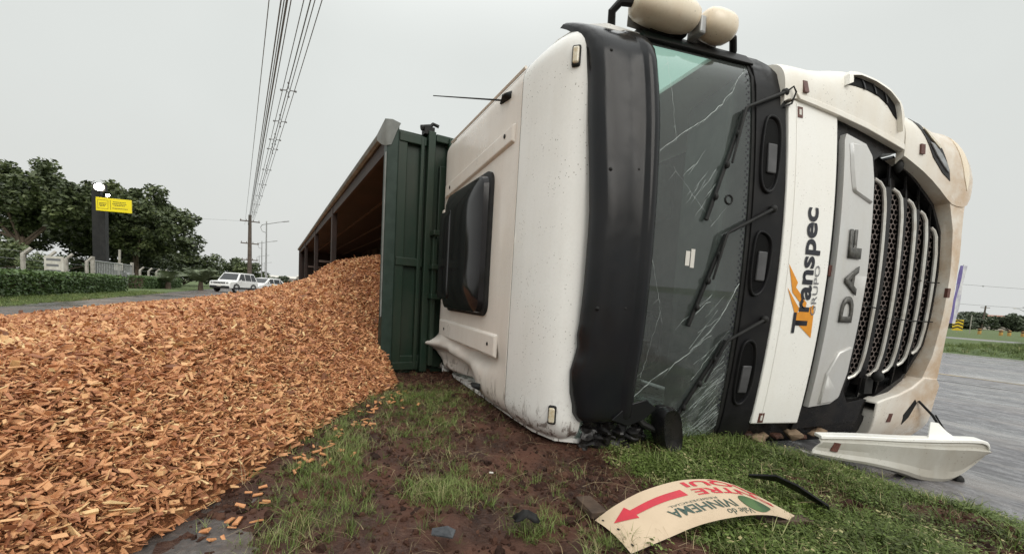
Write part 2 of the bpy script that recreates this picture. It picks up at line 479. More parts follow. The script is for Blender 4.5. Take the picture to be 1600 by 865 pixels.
# ------------------------------------------------------------------ scatter (one object, geometry nodes)
def protoset(name, meshes, mat):
    c = bpy.data.collections.new(name)
    for i, me in enumerate(meshes):
        me.materials.append(mat)
        o = bpy.data.objects.new('%s_shape_%02d' % (name, i), me); c.objects.link(o)
    return c

def scatter(name, coll, pts, rot, scl, tone, idx, mat):
    me = bpy.data.meshes.new(name)
    n = len(pts)
    me.vertices.add(n); me.vertices.foreach_set('co', np.asarray(pts, np.float32).ravel())
    me.attributes.new('rot', 'FLOAT_VECTOR', 'POINT').data.foreach_set('vector', np.asarray(rot, np.float32).ravel())
    me.attributes.new('scl', 'FLOAT', 'POINT').data.foreach_set('value', np.asarray(scl, np.float32))
    me.attributes.new('tone', 'FLOAT', 'POINT').data.foreach_set('value', np.asarray(tone, np.float32))
    me.attributes.new('idx', 'INT', 'POINT').data.foreach_set('value', np.asarray(idx, np.int32))
    me.materials.append(mat)
    o = bpy.data.objects.new(name, me); COL.objects.link(o)
    ng = bpy.data.node_groups.new(name + '_nodes', 'GeometryNodeTree')
    ng.interface.new_socket('Geometry', in_out='INPUT', socket_type='NodeSocketGeometry')
    ng.interface.new_socket('Geometry', in_out='OUTPUT', socket_type='NodeSocketGeometry')
    N, L = ng.nodes, ng.links
    gi = N.new('NodeGroupInput'); go = N.new('NodeGroupOutput')
    ci = N.new('GeometryNodeCollectionInfo'); ci.inputs['Collection'].default_value = coll
    ci.inputs['Separate Children'].default_value = True; ci.inputs['Reset Children'].default_value = True
    ip = N.new('GeometryNodeInstanceOnPoints'); ip.inputs['Pick Instance'].default_value = True
    def at(nm, ty):
        a = N.new('GeometryNodeInputNamedAttribute'); a.data_type = ty; a.inputs['Name'].default_value = nm; return a.outputs['Attribute']
    L.new(gi.outputs[0], ip.inputs['Points']); L.new(ci.outputs[0], ip.inputs['Instance'])
    L.new(at('idx', 'INT'), ip.inputs['Instance Index'])
    e2r = N.new('FunctionNodeEulerToRotation'); L.new(at('rot', 'FLOAT_VECTOR'), e2r.inputs[0]); L.new(e2r.outputs[0], ip.inputs['Rotation'])
    L.new(at('scl', 'FLOAT'), ip.inputs['Scale'])
    L.new(ip.outputs[0], go.inputs[0])
    md = o.modifiers.new('scatter', 'NODES'); md.node_group = ng
    return o

def text_mesh(body, size=1.0, offset=0.0, sx=1.0, spacing=1.0, shear=0.0):
    cu = bpy.data.curves.new('lettering', 'FONT')
    cu.body = body; cu.size = size; cu.offset = offset; cu.space_character = spacing; cu.shear = shear
    cu.resolution_u = 4; cu.fill_mode = 'BOTH'
    o = bpy.data.objects.new('lettering', cu); COL.objects.link(o)
    bpy.context.view_layer.update()
    me = bpy.data.meshes.new_from_object(o.evaluated_get(bpy.context.evaluated_depsgraph_get()))
    bpy.data.objects.remove(o); bpy.data.curves.remove(cu)
    bm = bmesh.new(); bm.from_mesh(me); bpy.data.meshes.remove(me)
    for v in bm.verts: v.co.x *= sx
    xs = [v.co.x for v in bm.verts]; ys = [v.co.y for v in bm.verts]
    return bm, min(xs), max(xs), min(ys), max(ys)

def bisect_grid(bm, axis, step):
    vals = [v.co[axis] for v in bm.verts]; a, b = min(vals), max(vals)
    n = int((b - a) / step); nrm = [0, 0, 0]; nrm[axis] = 1
    for i in range(1, n + 1):
        co = [0, 0, 0]; co[axis] = a + (b - a) * i / (n + 1)
        bmesh.ops.bisect_plane(bm, geom=bm.verts[:] + bm.edges[:] + bm.faces[:], plane_co=co, plane_no=nrm)

def bm_obj(bm, name, mat, parent, **kw):
    me = bpy.data.meshes.new(name); bm.to_mesh(me); bm.free()
    return finish(me, name, mat, parent, **kw)

# road coordinates: n across (to the right), a along the road away from the camera
YAW = radians(29.66)
UX, UY = -sin(YAW), cos(YAW)
NX, NY = cos(YAW), sin(YAW)
def RC(n, a, z=0.0): return (n * NX + a * UX, n * NY + a * UY, z)

# ==================================================================== SETTING
def sheet(name, poly, z, mat, nsub=0):
    b = MB(); b.add([(x, y, z) for x, y, *_ in poly], [tuple(range(len(poly)))])
    o = b.build(name, mat, fix=False); tag(o, kind='structure'); return o
sheet('ground', [(-1500, -400), (1500, -400), (1500, 2000), (-1500, 2000)], -.16, M['ground'])
def strip(n0, n1, a0, a1): return [RC(n0, a0), RC(n1, a0), RC(n1, a1), RC(n0, a1)]
sheet('access_road', strip(-5.9, .35, -30, 400), -.045, M['road_l'])
hw = sheet('highway', [(3.0, -60), (20.6, -60), (20.6, 500), (3.0, 500)], -.09, M['road_r']); hw.rotation_euler = (0, 0, YAW)
sheet('far_carriageway', strip(38.5, 43.5, -90, 300), -.02, M['road_far'])
for nm, n0, n1, mt in (('lane_line', 10.2, 10.30, 'paint_w'), ('centre_line', 11.45, 11.6, 'paint_y'), ('lane_line', 17.2, 17.34, 'paint_w')):
    sheet(nm, strip(n0, n1, -60, 300), -.086, M[mt])

def zverge(n, a):
    """height of the grass verge the lorry lies on"""
    n = np.asarray(n, float); a = np.asarray(a, float)
    x = n * NX + a * UX; y = n * NY + a * UY
    base = -.015 - .10 * sstep(2.75, 3.4, n) - .05 * (1 - sstep(-.35, .35, n))
    rough = .085 * fbm(x, y, 2.1, 5) + .075 * np.abs(fbm(x + 9, y, 6.0, 5)) 
    rut = -.06 * np.exp(-(((x - .1) / .55) ** 2 + ((y - 2.3) / .35) ** 2))
    return base + rough + rut

def grid_sheet(name, ns, as_, zf, mat):
    N_, A_ = np.meshgrid(ns, as_)
    Z = zf(N_, A_)
    V = np.stack([N_ * NX + A_ * UX, N_ * NY + A_ * UY, Z], -1).reshape(-1, 3)
    w = len(ns); h = len(as_)
    i = np.arange((h - 1) * w).reshape(h - 1, w)[:, :-1].ravel()
    Fq = np.stack([i, i + 1, i + w + 1, i + w], -1)
    o = np_mesh(name, V, Fq, mat)
    o.data.polygons.foreach_set('use_smooth', [True] * len(Fq))
    return o
a_line = np.concatenate([np.arange(-6, 6, .04), np.arange(6, 20, .25), np.arange(20, 200, 4)])
tag(grid_sheet('verge', np.arange(-.35, 3.44, .04), a_line, zverge, M['soil']), kind='structure')

# grass median on the far side of the highway, low rise
def zmed(n, a): return -.1 + .16 * sstep(20.4, 22.5, n) * (1 - .8 * sstep(36, 38.5, n)) + .05 * fbm(n, a, .5, 3)
tag(grid_sheet('median', np.concatenate([np.arange(20.3, 24, .5), np.arange(24, 39, 1.5)]), np.arange(-60, 200, 2.0), zmed, M['turf']), kind='structure')
def zfar(n, a): return -.06 + .10 * sstep(43, 46, n) + .05 * fbm(n, a, .3, 3)
tag(grid_sheet('far_verge', np.concatenate([np.arange(43, 70, 2), np.arange(70, 190, 12)]), np.arange(-160, 200, 8.0), zfar, M['turf']), kind='structure')
# grass strip and yard on the left behind the access road
def zleft(n, a): return -.05 + .05 * (1 - sstep(-7.0, -5.9, n)) + .05 * fbm(n, a, .9, 3)
tag(grid_sheet('roadside_grass', np.concatenate([np.arange(-60, -9, 6), np.arange(-9, -5.7, .3)]), np.concatenate([np.arange(-4, 20, .5), np.arange(20, 260, 6.0)]), zleft, M['turf']), kind='structure')

# ==================================================================== TRUCK CAB
ANG = radians(20)
truck = empty('overturned_truck', (.30, 2.55, 0), ANG,
              'white cab-over truck tractor lying on its side with a cracked windscreen and black grille', 'truck')
WT = 2.55                                      # cab width, now standing vertically (local z)
def TF(s, w):
    q = (w - 1.25) / 1.25
    r = max(0, abs(q) - .88) / .14
    return -.078 * s - .10 * (1 - q * q) + .05 * r * r
def FP(s, w, off=0): return (s, TF(s, w) - off, w)

def fpoly(name, outline, mat, off=.0, thick=.03, parent=None, bevel=.004, step=.12, smooth=True, tfun=None, seg=2):
    """solid plate with a 2D outline (s, w) that follows the bowed front"""
    tf = tfun or TF
    bm = bmesh.new()
    f = bm.faces.new([bm.verts.new((s, 0, w)) for s, w in outline])
    f.normal_update(); bmesh.ops.triangulate(bm, faces=[f])
    bisect_grid(bm, 2, step); bisect_grid(bm, 0, step * 2)
    bmesh.ops.dissolve_limit(bm, angle_limit=.001, verts=[], edges=[]) if False else None
    for v in bm.verts: v.co.y = tf(v.co.x, v.co.z) - off + thick
    r = bmesh.ops.extrude_face_region(bm, geom=bm.faces[:], use_keep_orig=True)
    for v in r['geom']:
        if isinstance(v, bmesh.types.BMVert): v.co.y -= thick
    bmesh.ops.recalc_face_normals(bm, faces=bm.faces)
    return bm_obj(bm, name, mat, parent or truck, smooth=smooth, bevel=bevel, seg=seg, angle=50)

def interp(tab, w):
    w_ = [r[0] for r in tab]
    return [float(np.interp(w, w_, [r[i] for r in tab])) for i in range(1, len(tab[0]))]

# ---- roof shell ---------------------------------------------------------
prof = [(.16, -.02), (.07, -.015), (.02, .01), (-.02, .05), (-.055, .11), (-.085, .19), (-.11, .29), (-.128, .40), (-.14, .50), (-.143, .55)]
prof2 = [(-.143, .55)] + [(-.143 - .177 * i / 16, .55 + 1.77 * i / 16) for i in range(1, 17)] + [(-.315, 2.38), (-.29, 2.44), (-.24, 2.47)]
def inset(w, r=.17):
    d = min(w, WT - w)
    if d >= r: return 0.0
    return r - sqrt(max(0, r * r - (r - d) ** 2))
wl_ = [0, .004, .012, .026, .045, .07, .10, .135, .17] + [.17 + (WT - .34) * i / 40 for i in range(1, 41)] + [WT - x for x in (.135, .10, .07, .045, .026, .012, .004, 0)]
def crumple(s, t_, w):
    """dents of the crushed lower rear roof corner"""
    k_ = max(0, min(1, (t_ - 1.0) / .9)) * max(0, min(1, (.62 - w) / .42))
    fold = math.exp(-((w - .30) / .085) ** 2) * max(0, min(1, (t_ - 1.5) / .8))
    dent = math.exp(-((w - .42) / .10) ** 2 - ((t_ - 1.25) / .4) ** 2)
    dent2 = math.exp(-((w - .12) / .14) ** 2 - ((t_ - 1.9) / .5) ** 2)
    nn = mnoise.noise(Vector((t_ * 3.1, w * 6.3, 2.2))) * .075 + mnoise.noise(Vector((t_ * 9, w * 14, 7))) * .022
    return Vector((s - fold * .13 + dent * .09 + dent2 * .16 + nn * k_, t_ + fold * .14 * k_, w + (.04 * k_ + dent2 * .05)))
def loft(pr, nm, mt, rough_dents=False, extra=0):
    rows = []
    for w in wl_:
        d = inset(w); row = []
        for i, (s, t_) in enumerate(pr):
            a = Vector(pr[max(0, i - 1)]); b = Vector(pr[min(len(pr) - 1, i + 1)])
            tg = (b - a).normalized(); nin = Vector((tg.y, -tg.x))
            if nin.dot(Vector((.5, .5))) < 0: nin = -nin
            p = Vector((s + nin.x * d, t_ + nin.y * d, w))
            if rough_dents: p = crumple(p.x, p.y, p.z)
            row.append(tuple(p))
        rows.append(row)
    b = MB(); b.grid(rows)
    o = b.build(nm, mt, truck, smooth=True, angle=60)
    return o
# finer lateral spacing on the dented flat part of the roof
cap = loft(prof, 'roof_front_cap', M['white'])
wl_keep = wl_
wl_ = [0, .004, .012, .026, .045, .07, .10, .135, .17] + [.17 + (.65 - .17) * i / 24 for i in range(1, 25)] + [.65 + (WT - .17 - .65) * i / 24 for i in range(1, 25)] + [WT - x for x in (.135, .10, .07, .045, .026, .012, .004, 0)]
pr_r = [(-.139, .556)] + [(-.139 - .178 * i / 40, .556 + 1.77 * i / 40) for i in range(1, 41)] + [(-.315, 2.38), (-.29, 2.44), (-.24, 2.47)]
roofp = loft(pr_r, 'roof_panel', M['roof'], True)
wl_ = wl_keep
def RS(t_, w, off=0):                          # point on the flat roof
    s = -.139 - .1006 * (t_ - .556)
    return Vector((s - off, t_, w))
# seam gasket between the cap and the roof panel
b = MB(); b.tube([RS(.553, w, -.002 - inset(w)) for w in wl_], .007, 6); b.build('seam_gasket', M['rubber'], truck, smooth=True)
b = MB(); b.tube([RS(.575, w, .000) for w in np.linspace(.2, 2.38, 12)], .006, 6); b.build('roof_seam_bead', M['roof'], truck, smooth=True)
b = MB(); b.tube([RS(t_, 2.50, -.030) for t_ in np.linspace(.6, 2.3, 8)], .012, 6); b.build('roof_gutter', M['roof'], truck, smooth=True)
# pressed ribs across the roof
def rib(w0a, w1a, w0b, w1b, ta, tb):
    b = MB(); h = .022
    q = [RS(ta, w0a, -.004), RS(ta, w1a, -.004), RS(tb, w1b, -.004), RS(tb, w0b, -.004)]
    g = .016
    p = [RS(ta + g, w0a + g, h), RS(ta + g, w1a - g, h), RS(tb - g, w1b - g, h), RS(tb - g, w0b + g, h)]
    b.hexa(q + p); return b.build('roof_rib', M['roof'], truck, bevel=.008, seg=2)
r1 = rib(2.00, 2.14, 1.90, 2.05, .64, 2.30)
r2 = rib(.43, .62, .45, .64, .76, 2.30)
for tt, ww in ((.78, 2.08), (2.12, 1.99)):
    b = MB(); b.tube([RS(tt, ww, .014), RS(tt, ww, .028)], .016, 10); b.build('roof_plug', M['rubber'], r1)
for tt, ww in ((.90, .53), (2.1, .54)):
    b = MB(); b.tube([RS(tt, ww, .014), RS(tt, ww, .028)], .014, 10); b.build('roof_plug', M['rubber'], r2)
# roof hatch: raised smoked lid with rounded corners, deflector lip
def rrect(t0, t1, w0, w1, r, n=6):
    pts = []
    for cx, cy, a0 in ((t1 - r, w1 - r, 0), (t0 + r, w1 - r, 90), (t0 + r, w0 + r, 180), (t1 - r, w0 + r, 270)):
        for i in range(n + 1):
            a = radians(a0 + 90 * i / n); pts.append((cx + r * cos(a), cy + r * sin(a)))
    return pts
def lid(name, layers, mt, par=truck, smooth=True):
    b = MB(); rows = []
    for (t0, t1, w0, w1, r, off) in layers: rows.append([tuple(RS(p, q, off)) for p, q in rrect(t0, t1, w0, w1, r)])
    b.grid(rows, True)
    n = len(rows[0]); b.add(rows[-1], [tuple(range(n))])
    return b.build(name, mt, par, smooth=smooth, angle=40)
M['hatch'] = simple('smoked_acrylic', (.008, .007, .008), .12, (.012, .011, .012), 4, spec=.3)
hf = lid('hatch_frame', [(.98, 2.06, .74, 1.90, .10, -.01), (.98, 2.06, .74, 1.90, .10, .025), (1.0, 2.04, .76, 1.88, .09, .035)], M['rubber'])
hl = lid('roof_hatch', [(1.0, 2.03, .76, 1.87, .10, .03), (1.01, 2.02, .77, 1.86, .10, .075), (1.06, 1.97, .82, 1.81, .09, .10), (1.30, 1.9, 1.0, 1.7, .09, .112)], M['hatch'])
lid('hatch_deflector', [(1.72, 2.10, .84, 1.72, .05, .05), (1.74, 2.09, .86, 1.70, .05, .115), (1.78, 2.05, .90, 1.66, .04, .125)], M['hatch'], hl)
b = MB(); b.tube([RS(2.02, 1.42, .05), RS(2.13, 1.45, .06), RS(2.25, 1.46, .02)], .016, 8); b.build('hatch_hose', M['rubber'], truck, smooth=True)
# long sill seams beside the roof
b = MB(); b.box((-.335, 2.33, 1.62), (-.30, 2.40, 1.80)); b.build('rear_bracket', M['roof'], truck, bevel=.006)
# aerials
def fin_aerial(t_, w, rod):
    b = MB(); rows = []
    for i, (u, h, wd) in enumerate(((0, .0, .030), (.02, .035, .030), (.06, .045, .026), (.12, .025, .018), (.17, .012, .010), (.19, .006, .006))):
        p = RS(t_ - .05 + u * 1.0, w)
        rows.append([(p.x - h - .004, p.y, p.z + wd * .25), (p.x + .004, p.y, p.z + wd), (p.x + .004, p.y, p.z - wd), (p.x - h - .004, p.y, p.z - wd * .25)])
    b.grid(rows, True); b.add(rows[0], [(0, 1, 2, 3)]); b.add(rows[-1], [(3, 2, 1, 0)])
    o = b.build('aerial_base', M['rubber'], truck, smooth=True, angle=60)
    if rod:
        p = RS(t_ + .08, w)
        b = MB(); b.tube([(p.x - .02, p.y, p.z), (p.x - .10, p.y + .11, p.z + .035), (-.60, 1.59, 2.615)], [.007, .006, .004], 6); b.build('aerial_rod', M['rubber'], o)
fin_aerial(.80, 2.375, True)
fin_aerial(1.12, .14, False)
# marker lamps on the cap
def marker(w0, w1, mt):
    b = MB(); b.box((-.105, .015, w0), (-.055, .075, w1)); o = b.build('marker_lamp_base', M['rubber'], truck, bevel=.012)
    b = MB(); b.box((-.113, .022, w0 + .012), (-.078, .066, w1 - .012)); b.build('marker_lens', M['amber'], o, bevel=.010)
for w0 in (2.26, .135):
    b = MB()
    p = Vector((-.012, .032, w0)); d = Vector((-.62, -.78, 0)); u = Vector((.78, -.62, 0))
    def qd(a, h0, h1, k0): return [tuple(p + u * x + d * h + Vector((0, 0, z))) for h in (h0, h1) for x, z in ((-a, k0), (a, k0), (a, .118 - k0), (-a, .118 - k0))]
    b.hexa(qd(.026, -.02, .012, 0)); o = b.build('marker_lamp', M['rubber'], truck, bevel=.010)
    b = MB(); b.hexa(qd(.019, .0, .022, .012)); b.build('marker_lens', M['amber'], o, bevel=.009)
# cowling crease on the cap
# ---- side walls, rear wall -----------------------------------------------
def side_wall(w0, w1, nm, window):
    P = [(.18, .03), (.05, .10), (-.02, .3), (-.05, .6), (-.17, 2.28), (-.10, 2.46), (2.5, 2.46), (2.5, 1.9), (2.1, 1.55), (2.1, .40), (1.44, .02)]
    bm = bmesh.new()
    f = bm.faces.new([bm.verts.new((s, t_, w0)) for s, t_ in P])
    f.normal_update(); bmesh.ops.triangulate(bm, faces=[f])
    if window:
        for ax, val in ((0, .40), (0, .96), (1, -.02), (1, 1.10)):
            co = [0, 0, 0]; co[ax] = val; no = [0, 0, 0]; no[ax] = 1
            bmesh.ops.bisect_plane(bm, geom=bm.verts[:] + bm.edges[:] + bm.faces[:], plane_co=co, plane_no=no)
        dead = [f_ for f_ in bm.faces if .40 < f_.calc_center_median().x < .96 and -.02 < f_.calc_center_median().y < 1.10]
        bmesh.ops.delete(bm, geom=dead, context='FACES')
    r = bmesh.ops.extrude_face_region(bm, geom=bm.faces[:], use_keep_orig=True)
    for v in r['geom']:
        if isinstance(v, bmesh.types.BMVert): v.co.z = w1
    bmesh.ops.recalc_face_normals(bm, faces=bm.faces)
    o = bm_obj(bm, nm, M['white'], truck)
    if window:
        b = MB(); zz = (w0 + w1) / 2; b.add([(.39, -.03, zz), (.97, -.03, zz), (.97, 1.11, zz), (.39, 1.11, zz)], [(0, 1, 2, 3)]); b.build('side_window', M['sideglass'], o)
        zo = w1 + .004 if w1 > 1 else w0 - .004
        b = MB()
        for q in (((.42, 1.14), (1.9, 1.16)), ((.42, .07), (.44, 1.15)), ((1.88, .07), (1.9, 1.15))): b.box((q[0][0], q[0][1], zo - .003), (q[1][0], q[1][1], zo + .003))
        b.build('door_gap', M['rubber'], o)
        b = MB(); b.box((1.12, .92, zo - .01), (1.20, 1.10, zo + .012)); b.build('door_handle', M['black'], o, bevel=.008)
side_wall(WT - .03, WT - .002, 'upper_door_side', True)
side_wall(.002, .03, 'lower_door_side', True)
b = MB(); b.box((-.25, 2.44, .02), (2.5, 2.475, WT - .02)); b.build('rear_wall', M['white'], truck, bevel=.01)
# ---- interior -----------------------------------------------------------
b = MB(); b.box((.12, 2.30, .12), (2.0, 2.36, WT - .05)); b.build('sleeper_curtain', M['interior'], truck)
b = MB()
b.add([(.06, .5, .25), (.06, 2.3, .25), (-.10, 2.3, 2.5), (.0, .5, 2.5)], [(0, 1, 2, 3)])
b.build('headlining', M['lining'], truck)
b = MB(); b.box((1.95, .2, .05), (2.0, 2.3, WT - .05)); b.build('cab_floor', M['interior'], truck)
b = MB()
b.hexa([(1.16, .02, .06), (2.0, .10, .06), (2.0, .62, .06), (1.25, .55, .06), (1.16, .02, 2.48), (2.0, .10, 2.48), (2.0, .62, 2.48), (1.25, .55, 2.48)])
b.build('dashboard', M['interior'], truck, bevel=.05, seg=3)
def seat(w):
    b = MB(); b.box((1.35, .95, w - .25), (1.55, 1.5, w + .25)); o = b.build('seat', M['seat'], truck, bevel=.06, seg=3)
    b = MB(); b.hexa([(.62, 1.50, w - .23), (1.4, 1.40, w - .25), (1.4, 1.56, w - .25), (.62, 1.64, w - .23), (.62, 1.50, w + .23), (1.4, 1.40, w + .25), (1.4, 1.56, w + .25), (.62, 1.64, w + .23)]); b.build('backrest', M['seat'], o, bevel=.05, seg=3)
    b = MB(); b.box((.38, 1.52, w - .14), (.58, 1.62, w + .14)); b.build('headrest', M['seat'], o, bevel=.04, seg=3)
seat(1.95); seat(.60)
b = MB(); c0 = Vector((1.12, .62, .62)); ax = Vector((.45, -.9, 0)).normalized(); e1 = Vector((0, 0, 1)); e2 = ax.cross(e1)
b.tube([c0 + (e1 * cos(2 * pi * i / 28) + e2 * sin(2 * pi * i / 28)) * .23 for i in range(29)], .016, 8)
b.tube([c0, c0 - ax * -.0 + e2 * .22], .02, 6); b.tube([c0 - e1 * .22, c0 + e1 * .22], .018, 6)
b.build('steering_wheel', M['rubber'], truck, smooth=True)
# grab handle seen through the glass
b = MB(); b.tube([(.62, .30, 2.02), (.60, .24, 1.98), (.63, .22, 1.90), (.72, .24, 1.86)], .022, 8); b.build('grab_handle', M['lining'], truck, smooth=True)

# ---- sun visor ----------------------------------------------------------
vis_tab = [(.14, .16, .46), (.22, .10, .455), (.41, .06, .445), (.64, .08, .455), (1.0, .09, .455), (1.43, .09, .455), (1.96, .055, .455), (2.19, .05, .44), (2.40, .03, .42), (2.49, .0, .395), (2.60, -.03, .335)]
def visor():
    xs = [0, .03, .08, .15, .3, .5, .70, .74, .78, .83, .9, .96, 1]
    oh = [.005, .045, .065, .075, .084, .088, .088, .094, .108, .112, .108, .09, .04]
    ws = [.16, .17, .19, .22] + list(np.linspace(.27, 2.38, 30)) + [2.44, 2.50, 2.545, 2.575, 2.59]
    fr, bk = [], []
    for w in ws:
        a, c = interp(vis_tab, w)
        end = max(0, (w - 2.30) / .29); end2 = max(0, (.24 - w) / .10)
        dr = .20 * end ** 2.2 + .06 * end2 ** 2
        edge = 1 - max(end, end2) ** 4 * .5
        jag = .018 * mnoise.noise(Vector((w * 9, 3, 1))) if w < .75 else 0
        rf, rb = [], []
        for x, h in zip(xs, oh):
            s = a + (c - a) * x + (jag if x < .1 else 0); y = -.078 * s - .10 * (1 - ((w - 1.25) / 1.25) ** 2) + dr
            rf.append((s, y - h * edge, w)); rb.append((s, y + .03 - h * edge * .9 + .012, w))
        fr.append(rf); bk.append(rb)
    b = MB(); rows = [f + list(reversed(k_)) for f, k_ in zip(fr, bk)]
    b.grid(rows, True)
    n = len(rows[0])
    b.add(rows[0], [tuple(range(n))]); b.add(rows[-1], [tuple(range(n - 1, -1, -1))])
    return b.build('sun_visor', M['visor'], truck, smooth=True, angle=50)
vz = visor()
for s, w in ((.13, 2.31), (.345, 2.31), (.145, 1.65), (.315, 1.67), (.13, .87), (.30, .88)):
    y = -.078 * s - .10 * (1 - ((w - 1.25) / 1.25) ** 2) - (.088 if s > .25 else .082)
    b = MB(); b.ball((s, y + .012, w), (.013, .016, .013), 10, 6); b.build('visor_screw', M['rubber'], vz, smooth=True)
# ---- windscreen ---------------------------------------------------------
def patch(name, ws, sfun, off, mt, nx=10, **kw):
    rows = []
    for w in ws:
        a, c = sfun(w); rows.append([FP(a + (c - a) * i / nx, w, off) for i in range(nx + 1)])
    b = MB(); b.grid(rows); return b.build(name, mt, truck, smooth='all', **kw)
gw = np.linspace(-.01, 2.53, 40)
gs = patch('windscreen', gw, lambda w: (.30, 1.20), .0, M['glass'])
# crack lines: thin ridges of crushed glass lying on the pane
def crackline(pts, r0, hair=0, seed=0):
    rr = random.Random(seed); P = []
    for (s0, w0), (s1, w1) in zip(pts[:-1], pts[1:]):
        n = max(2, int(math.hypot(s1 - s0, w1 - w0) / .03))
        for i in range(n):
            f = i / n; P.append((s0 + (s1 - s0) * f + rr.uniform(-.005, .005), w0 + (w1 - w0) * f + rr.uniform(-.005, .005)))
    P.append(pts[-1])
    for i in range(len(P) - 1):
        a = P[i]; c = P[i + 1]; wd = r0 * rr.uniform(.35, 1.25)
        dx, dw = c[0] - a[0], c[1] - a[1]; L = math.hypot(dx, dw) + 1e-6; nx_, nw = -dw / L * wd, dx / L * wd
        CR.add([FP(a[0] - nx_, a[1] - nw, .003), FP(a[0] + nx_, a[1] + nw, .003), FP(c[0] + nx_, c[1] + nw, .003), FP(c[0] - nx_, c[1] - nw, .003)], [(0, 1, 2, 3)])
        if rr.random() < hair:
            L2 = rr.uniform(.03, .11); an = rr.uniform(-.25, .25)
            hx, hw = -.62 + an * .3, -.78 + an
            CR.add([FP(a[0], a[1], .003), FP(a[0] + .0016, a[1], .003), FP(a[0] + hx * L2, a[1] + hw * L2, .003)], [(0, 1, 2)])
CR = MB()
crackline([(1.152, 2.466), (1.072, 2.377), (1.019, 2.28), (.943, 2.188), (.821, 2.069), (.694, 1.986), (.47, 1.80)], .0013, .75, 1)
crackline([(1.153, 1.076), (1.051, .863), (.96, .738), (.832, .603), (.60, .43), (.459, .292)], .0018, .6, 2)
rr = random.Random(5)
for i in range(46):                            # long splinters fanning from the lower crack
    f = rr.random(); s0 = 1.17 - .25 * f * rr.random(); w0 = .12 + .9 * f
    L = rr.uniform(.10, .42); an = rr.uniform(-.12, .18)
    crackline([(s0, w0), (s0 - L * (.60 - an), w0 - L * (.72 + an) * (.55 + .3 * rr.random()))], rr.uniform(.0004, .0011), .15, i + 10)
for s0, w0, s1, w1 in ((.827, 1.878, .714, 1.713), (.849, 1.751, .71, 1.544), (.836, 1.695, .763, 1.578), (.75, 1.779, .675, 1.701), (.914, 1.774, .808, 1.624), (.934, 1.708, .858, 1.616), (.90, 1.66, .78, 1.47), (1.0, 1.55, .9, 1.42)):
    crackline([(s0, w0), (s1, w1)], .0007, .1, int(s0 * 999))
for s0, w0, s1, w1 in ((.55, 2.4, .62, 1.9), (.60, 1.75, .9, 1.45), (.50, 1.2, .62, .8), (.6, .9, .52, .45), (1.1, .3, .7, .05), (1.15, .22, .9, .02), (1.16, .12, 1.0, .01), (1.1, .5, .75, .15)):
    crackline([(s0, w0), (s1, w1)], .0005, .1, int(w0 * 999))
ck = CR.build('crack_lines', M['crack'], gs, fix=False); ck['kind'] = 'stuff'
# crazed milky film over the shattered lower corner
t = NT('crazed_glass'); co = t.coord()
vo = t.node('ShaderNodeTexVoronoi'); vo.feature = 'DISTANCE_TO_EDGE'; vo.inputs['Scale'].default_value = 55; t.lk(t.scale(co, (1, 1, .7)), vo.inputs['Vector'])
tr_ = t.node('ShaderNodeBsdfTransparent'); mxs = t.node('ShaderNodeMixShader')
sx = t.node('ShaderNodeSeparateXYZ'); t.lk(co, sx.inputs[0])
al = t.math('MULTIPLY', t.math('LESS_THAN', vo.outputs['Distance'], .07), t.mapr(t.noise(co, 4, 4), .42, .62))
fd = t.math('MULTIPLY', t.mapr(sx.outputs[2], .62, .0), t.mapr(sx.outputs[0], .62, 1.1))
al = t.math('MULTIPLY', al, fd)
al = t.math('ADD', t.math('MULTIPLY', al, .55), t.math('MULTIPLY', fd, t.mapr(t.noise(t.scale(co, (14, 14, 8)), 1, 5, .7), .42, .75, 0, .35)))
t.set(Base_Color=(.62, .68, .66), Roughness=.4)
t.lk(al, mxs.inputs[0]); t.lk(tr_.outputs[0], mxs.inputs[1]); t.lk(t.b.outputs[0], mxs.inputs[2]); t.lk(mxs.outputs[0], t.o.inputs['Surface'])
M['crazed'] = t.m
rows = []
for w in np.linspace(.0, .62, 12): rows.append([FP(.52 + (1.185 - .52) * i / 10, w, .0045) for i in range(11)])
b = MB(); b.grid(rows); o = b.build('crazed_film', M['crazed'], gs, smooth='all'); o['kind'] = 'stuff'
# pale plates painted as the reflection of a lit pole sign
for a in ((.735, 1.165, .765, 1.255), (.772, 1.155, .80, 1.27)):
    fpoly('painted_sign_reflection', [(a[0], a[1]), (a[2], a[1]), (a[2], a[3]), (a[0], a[3])], M['reflect_white'], .004, .002, gs, bevel=0)
b = MB(); b.tube([FP(1.02 + .027 * cos(2 * pi * i / 20), 1.60 + .027 * sin(2 * pi * i / 20), .002) for i in range(21)], .006, 6); b.build('rain_sensor_ring', M['rubber'], gs, smooth=True)
# black frit band with dots
rows = []
fpoly('windscreen_top_frame', [(.40, 2.50), (1.22, 2.50), (1.22, 2.585), (.40, 2.60)], M['rubber'], .03, .06, bevel=.015)
fpoly('windscreen_seal', [(1.165, -.02), (1.19, -.02), (1.195, 1.25), (1.195, 2.52), (1.17, 2.52), (1.165, 1.25)], M['rubber'], .010, .02)
b = MB()
for i in range(58):
    w = .1 + i * .0408
    for s0, k_ in ((1.152, .009), (1.135, .006)):
        b.add([FP(s0 + k_ * cos(2 * pi * j / 6), w + (.02 if k_ < .008 else 0) + k_ * sin(2 * pi * j / 6), .0022) for j in range(6)], [tuple(range(6))])
o = b.build('frit_dots', M['ink'], gs, fix=False); o['kind'] = 'stuff'
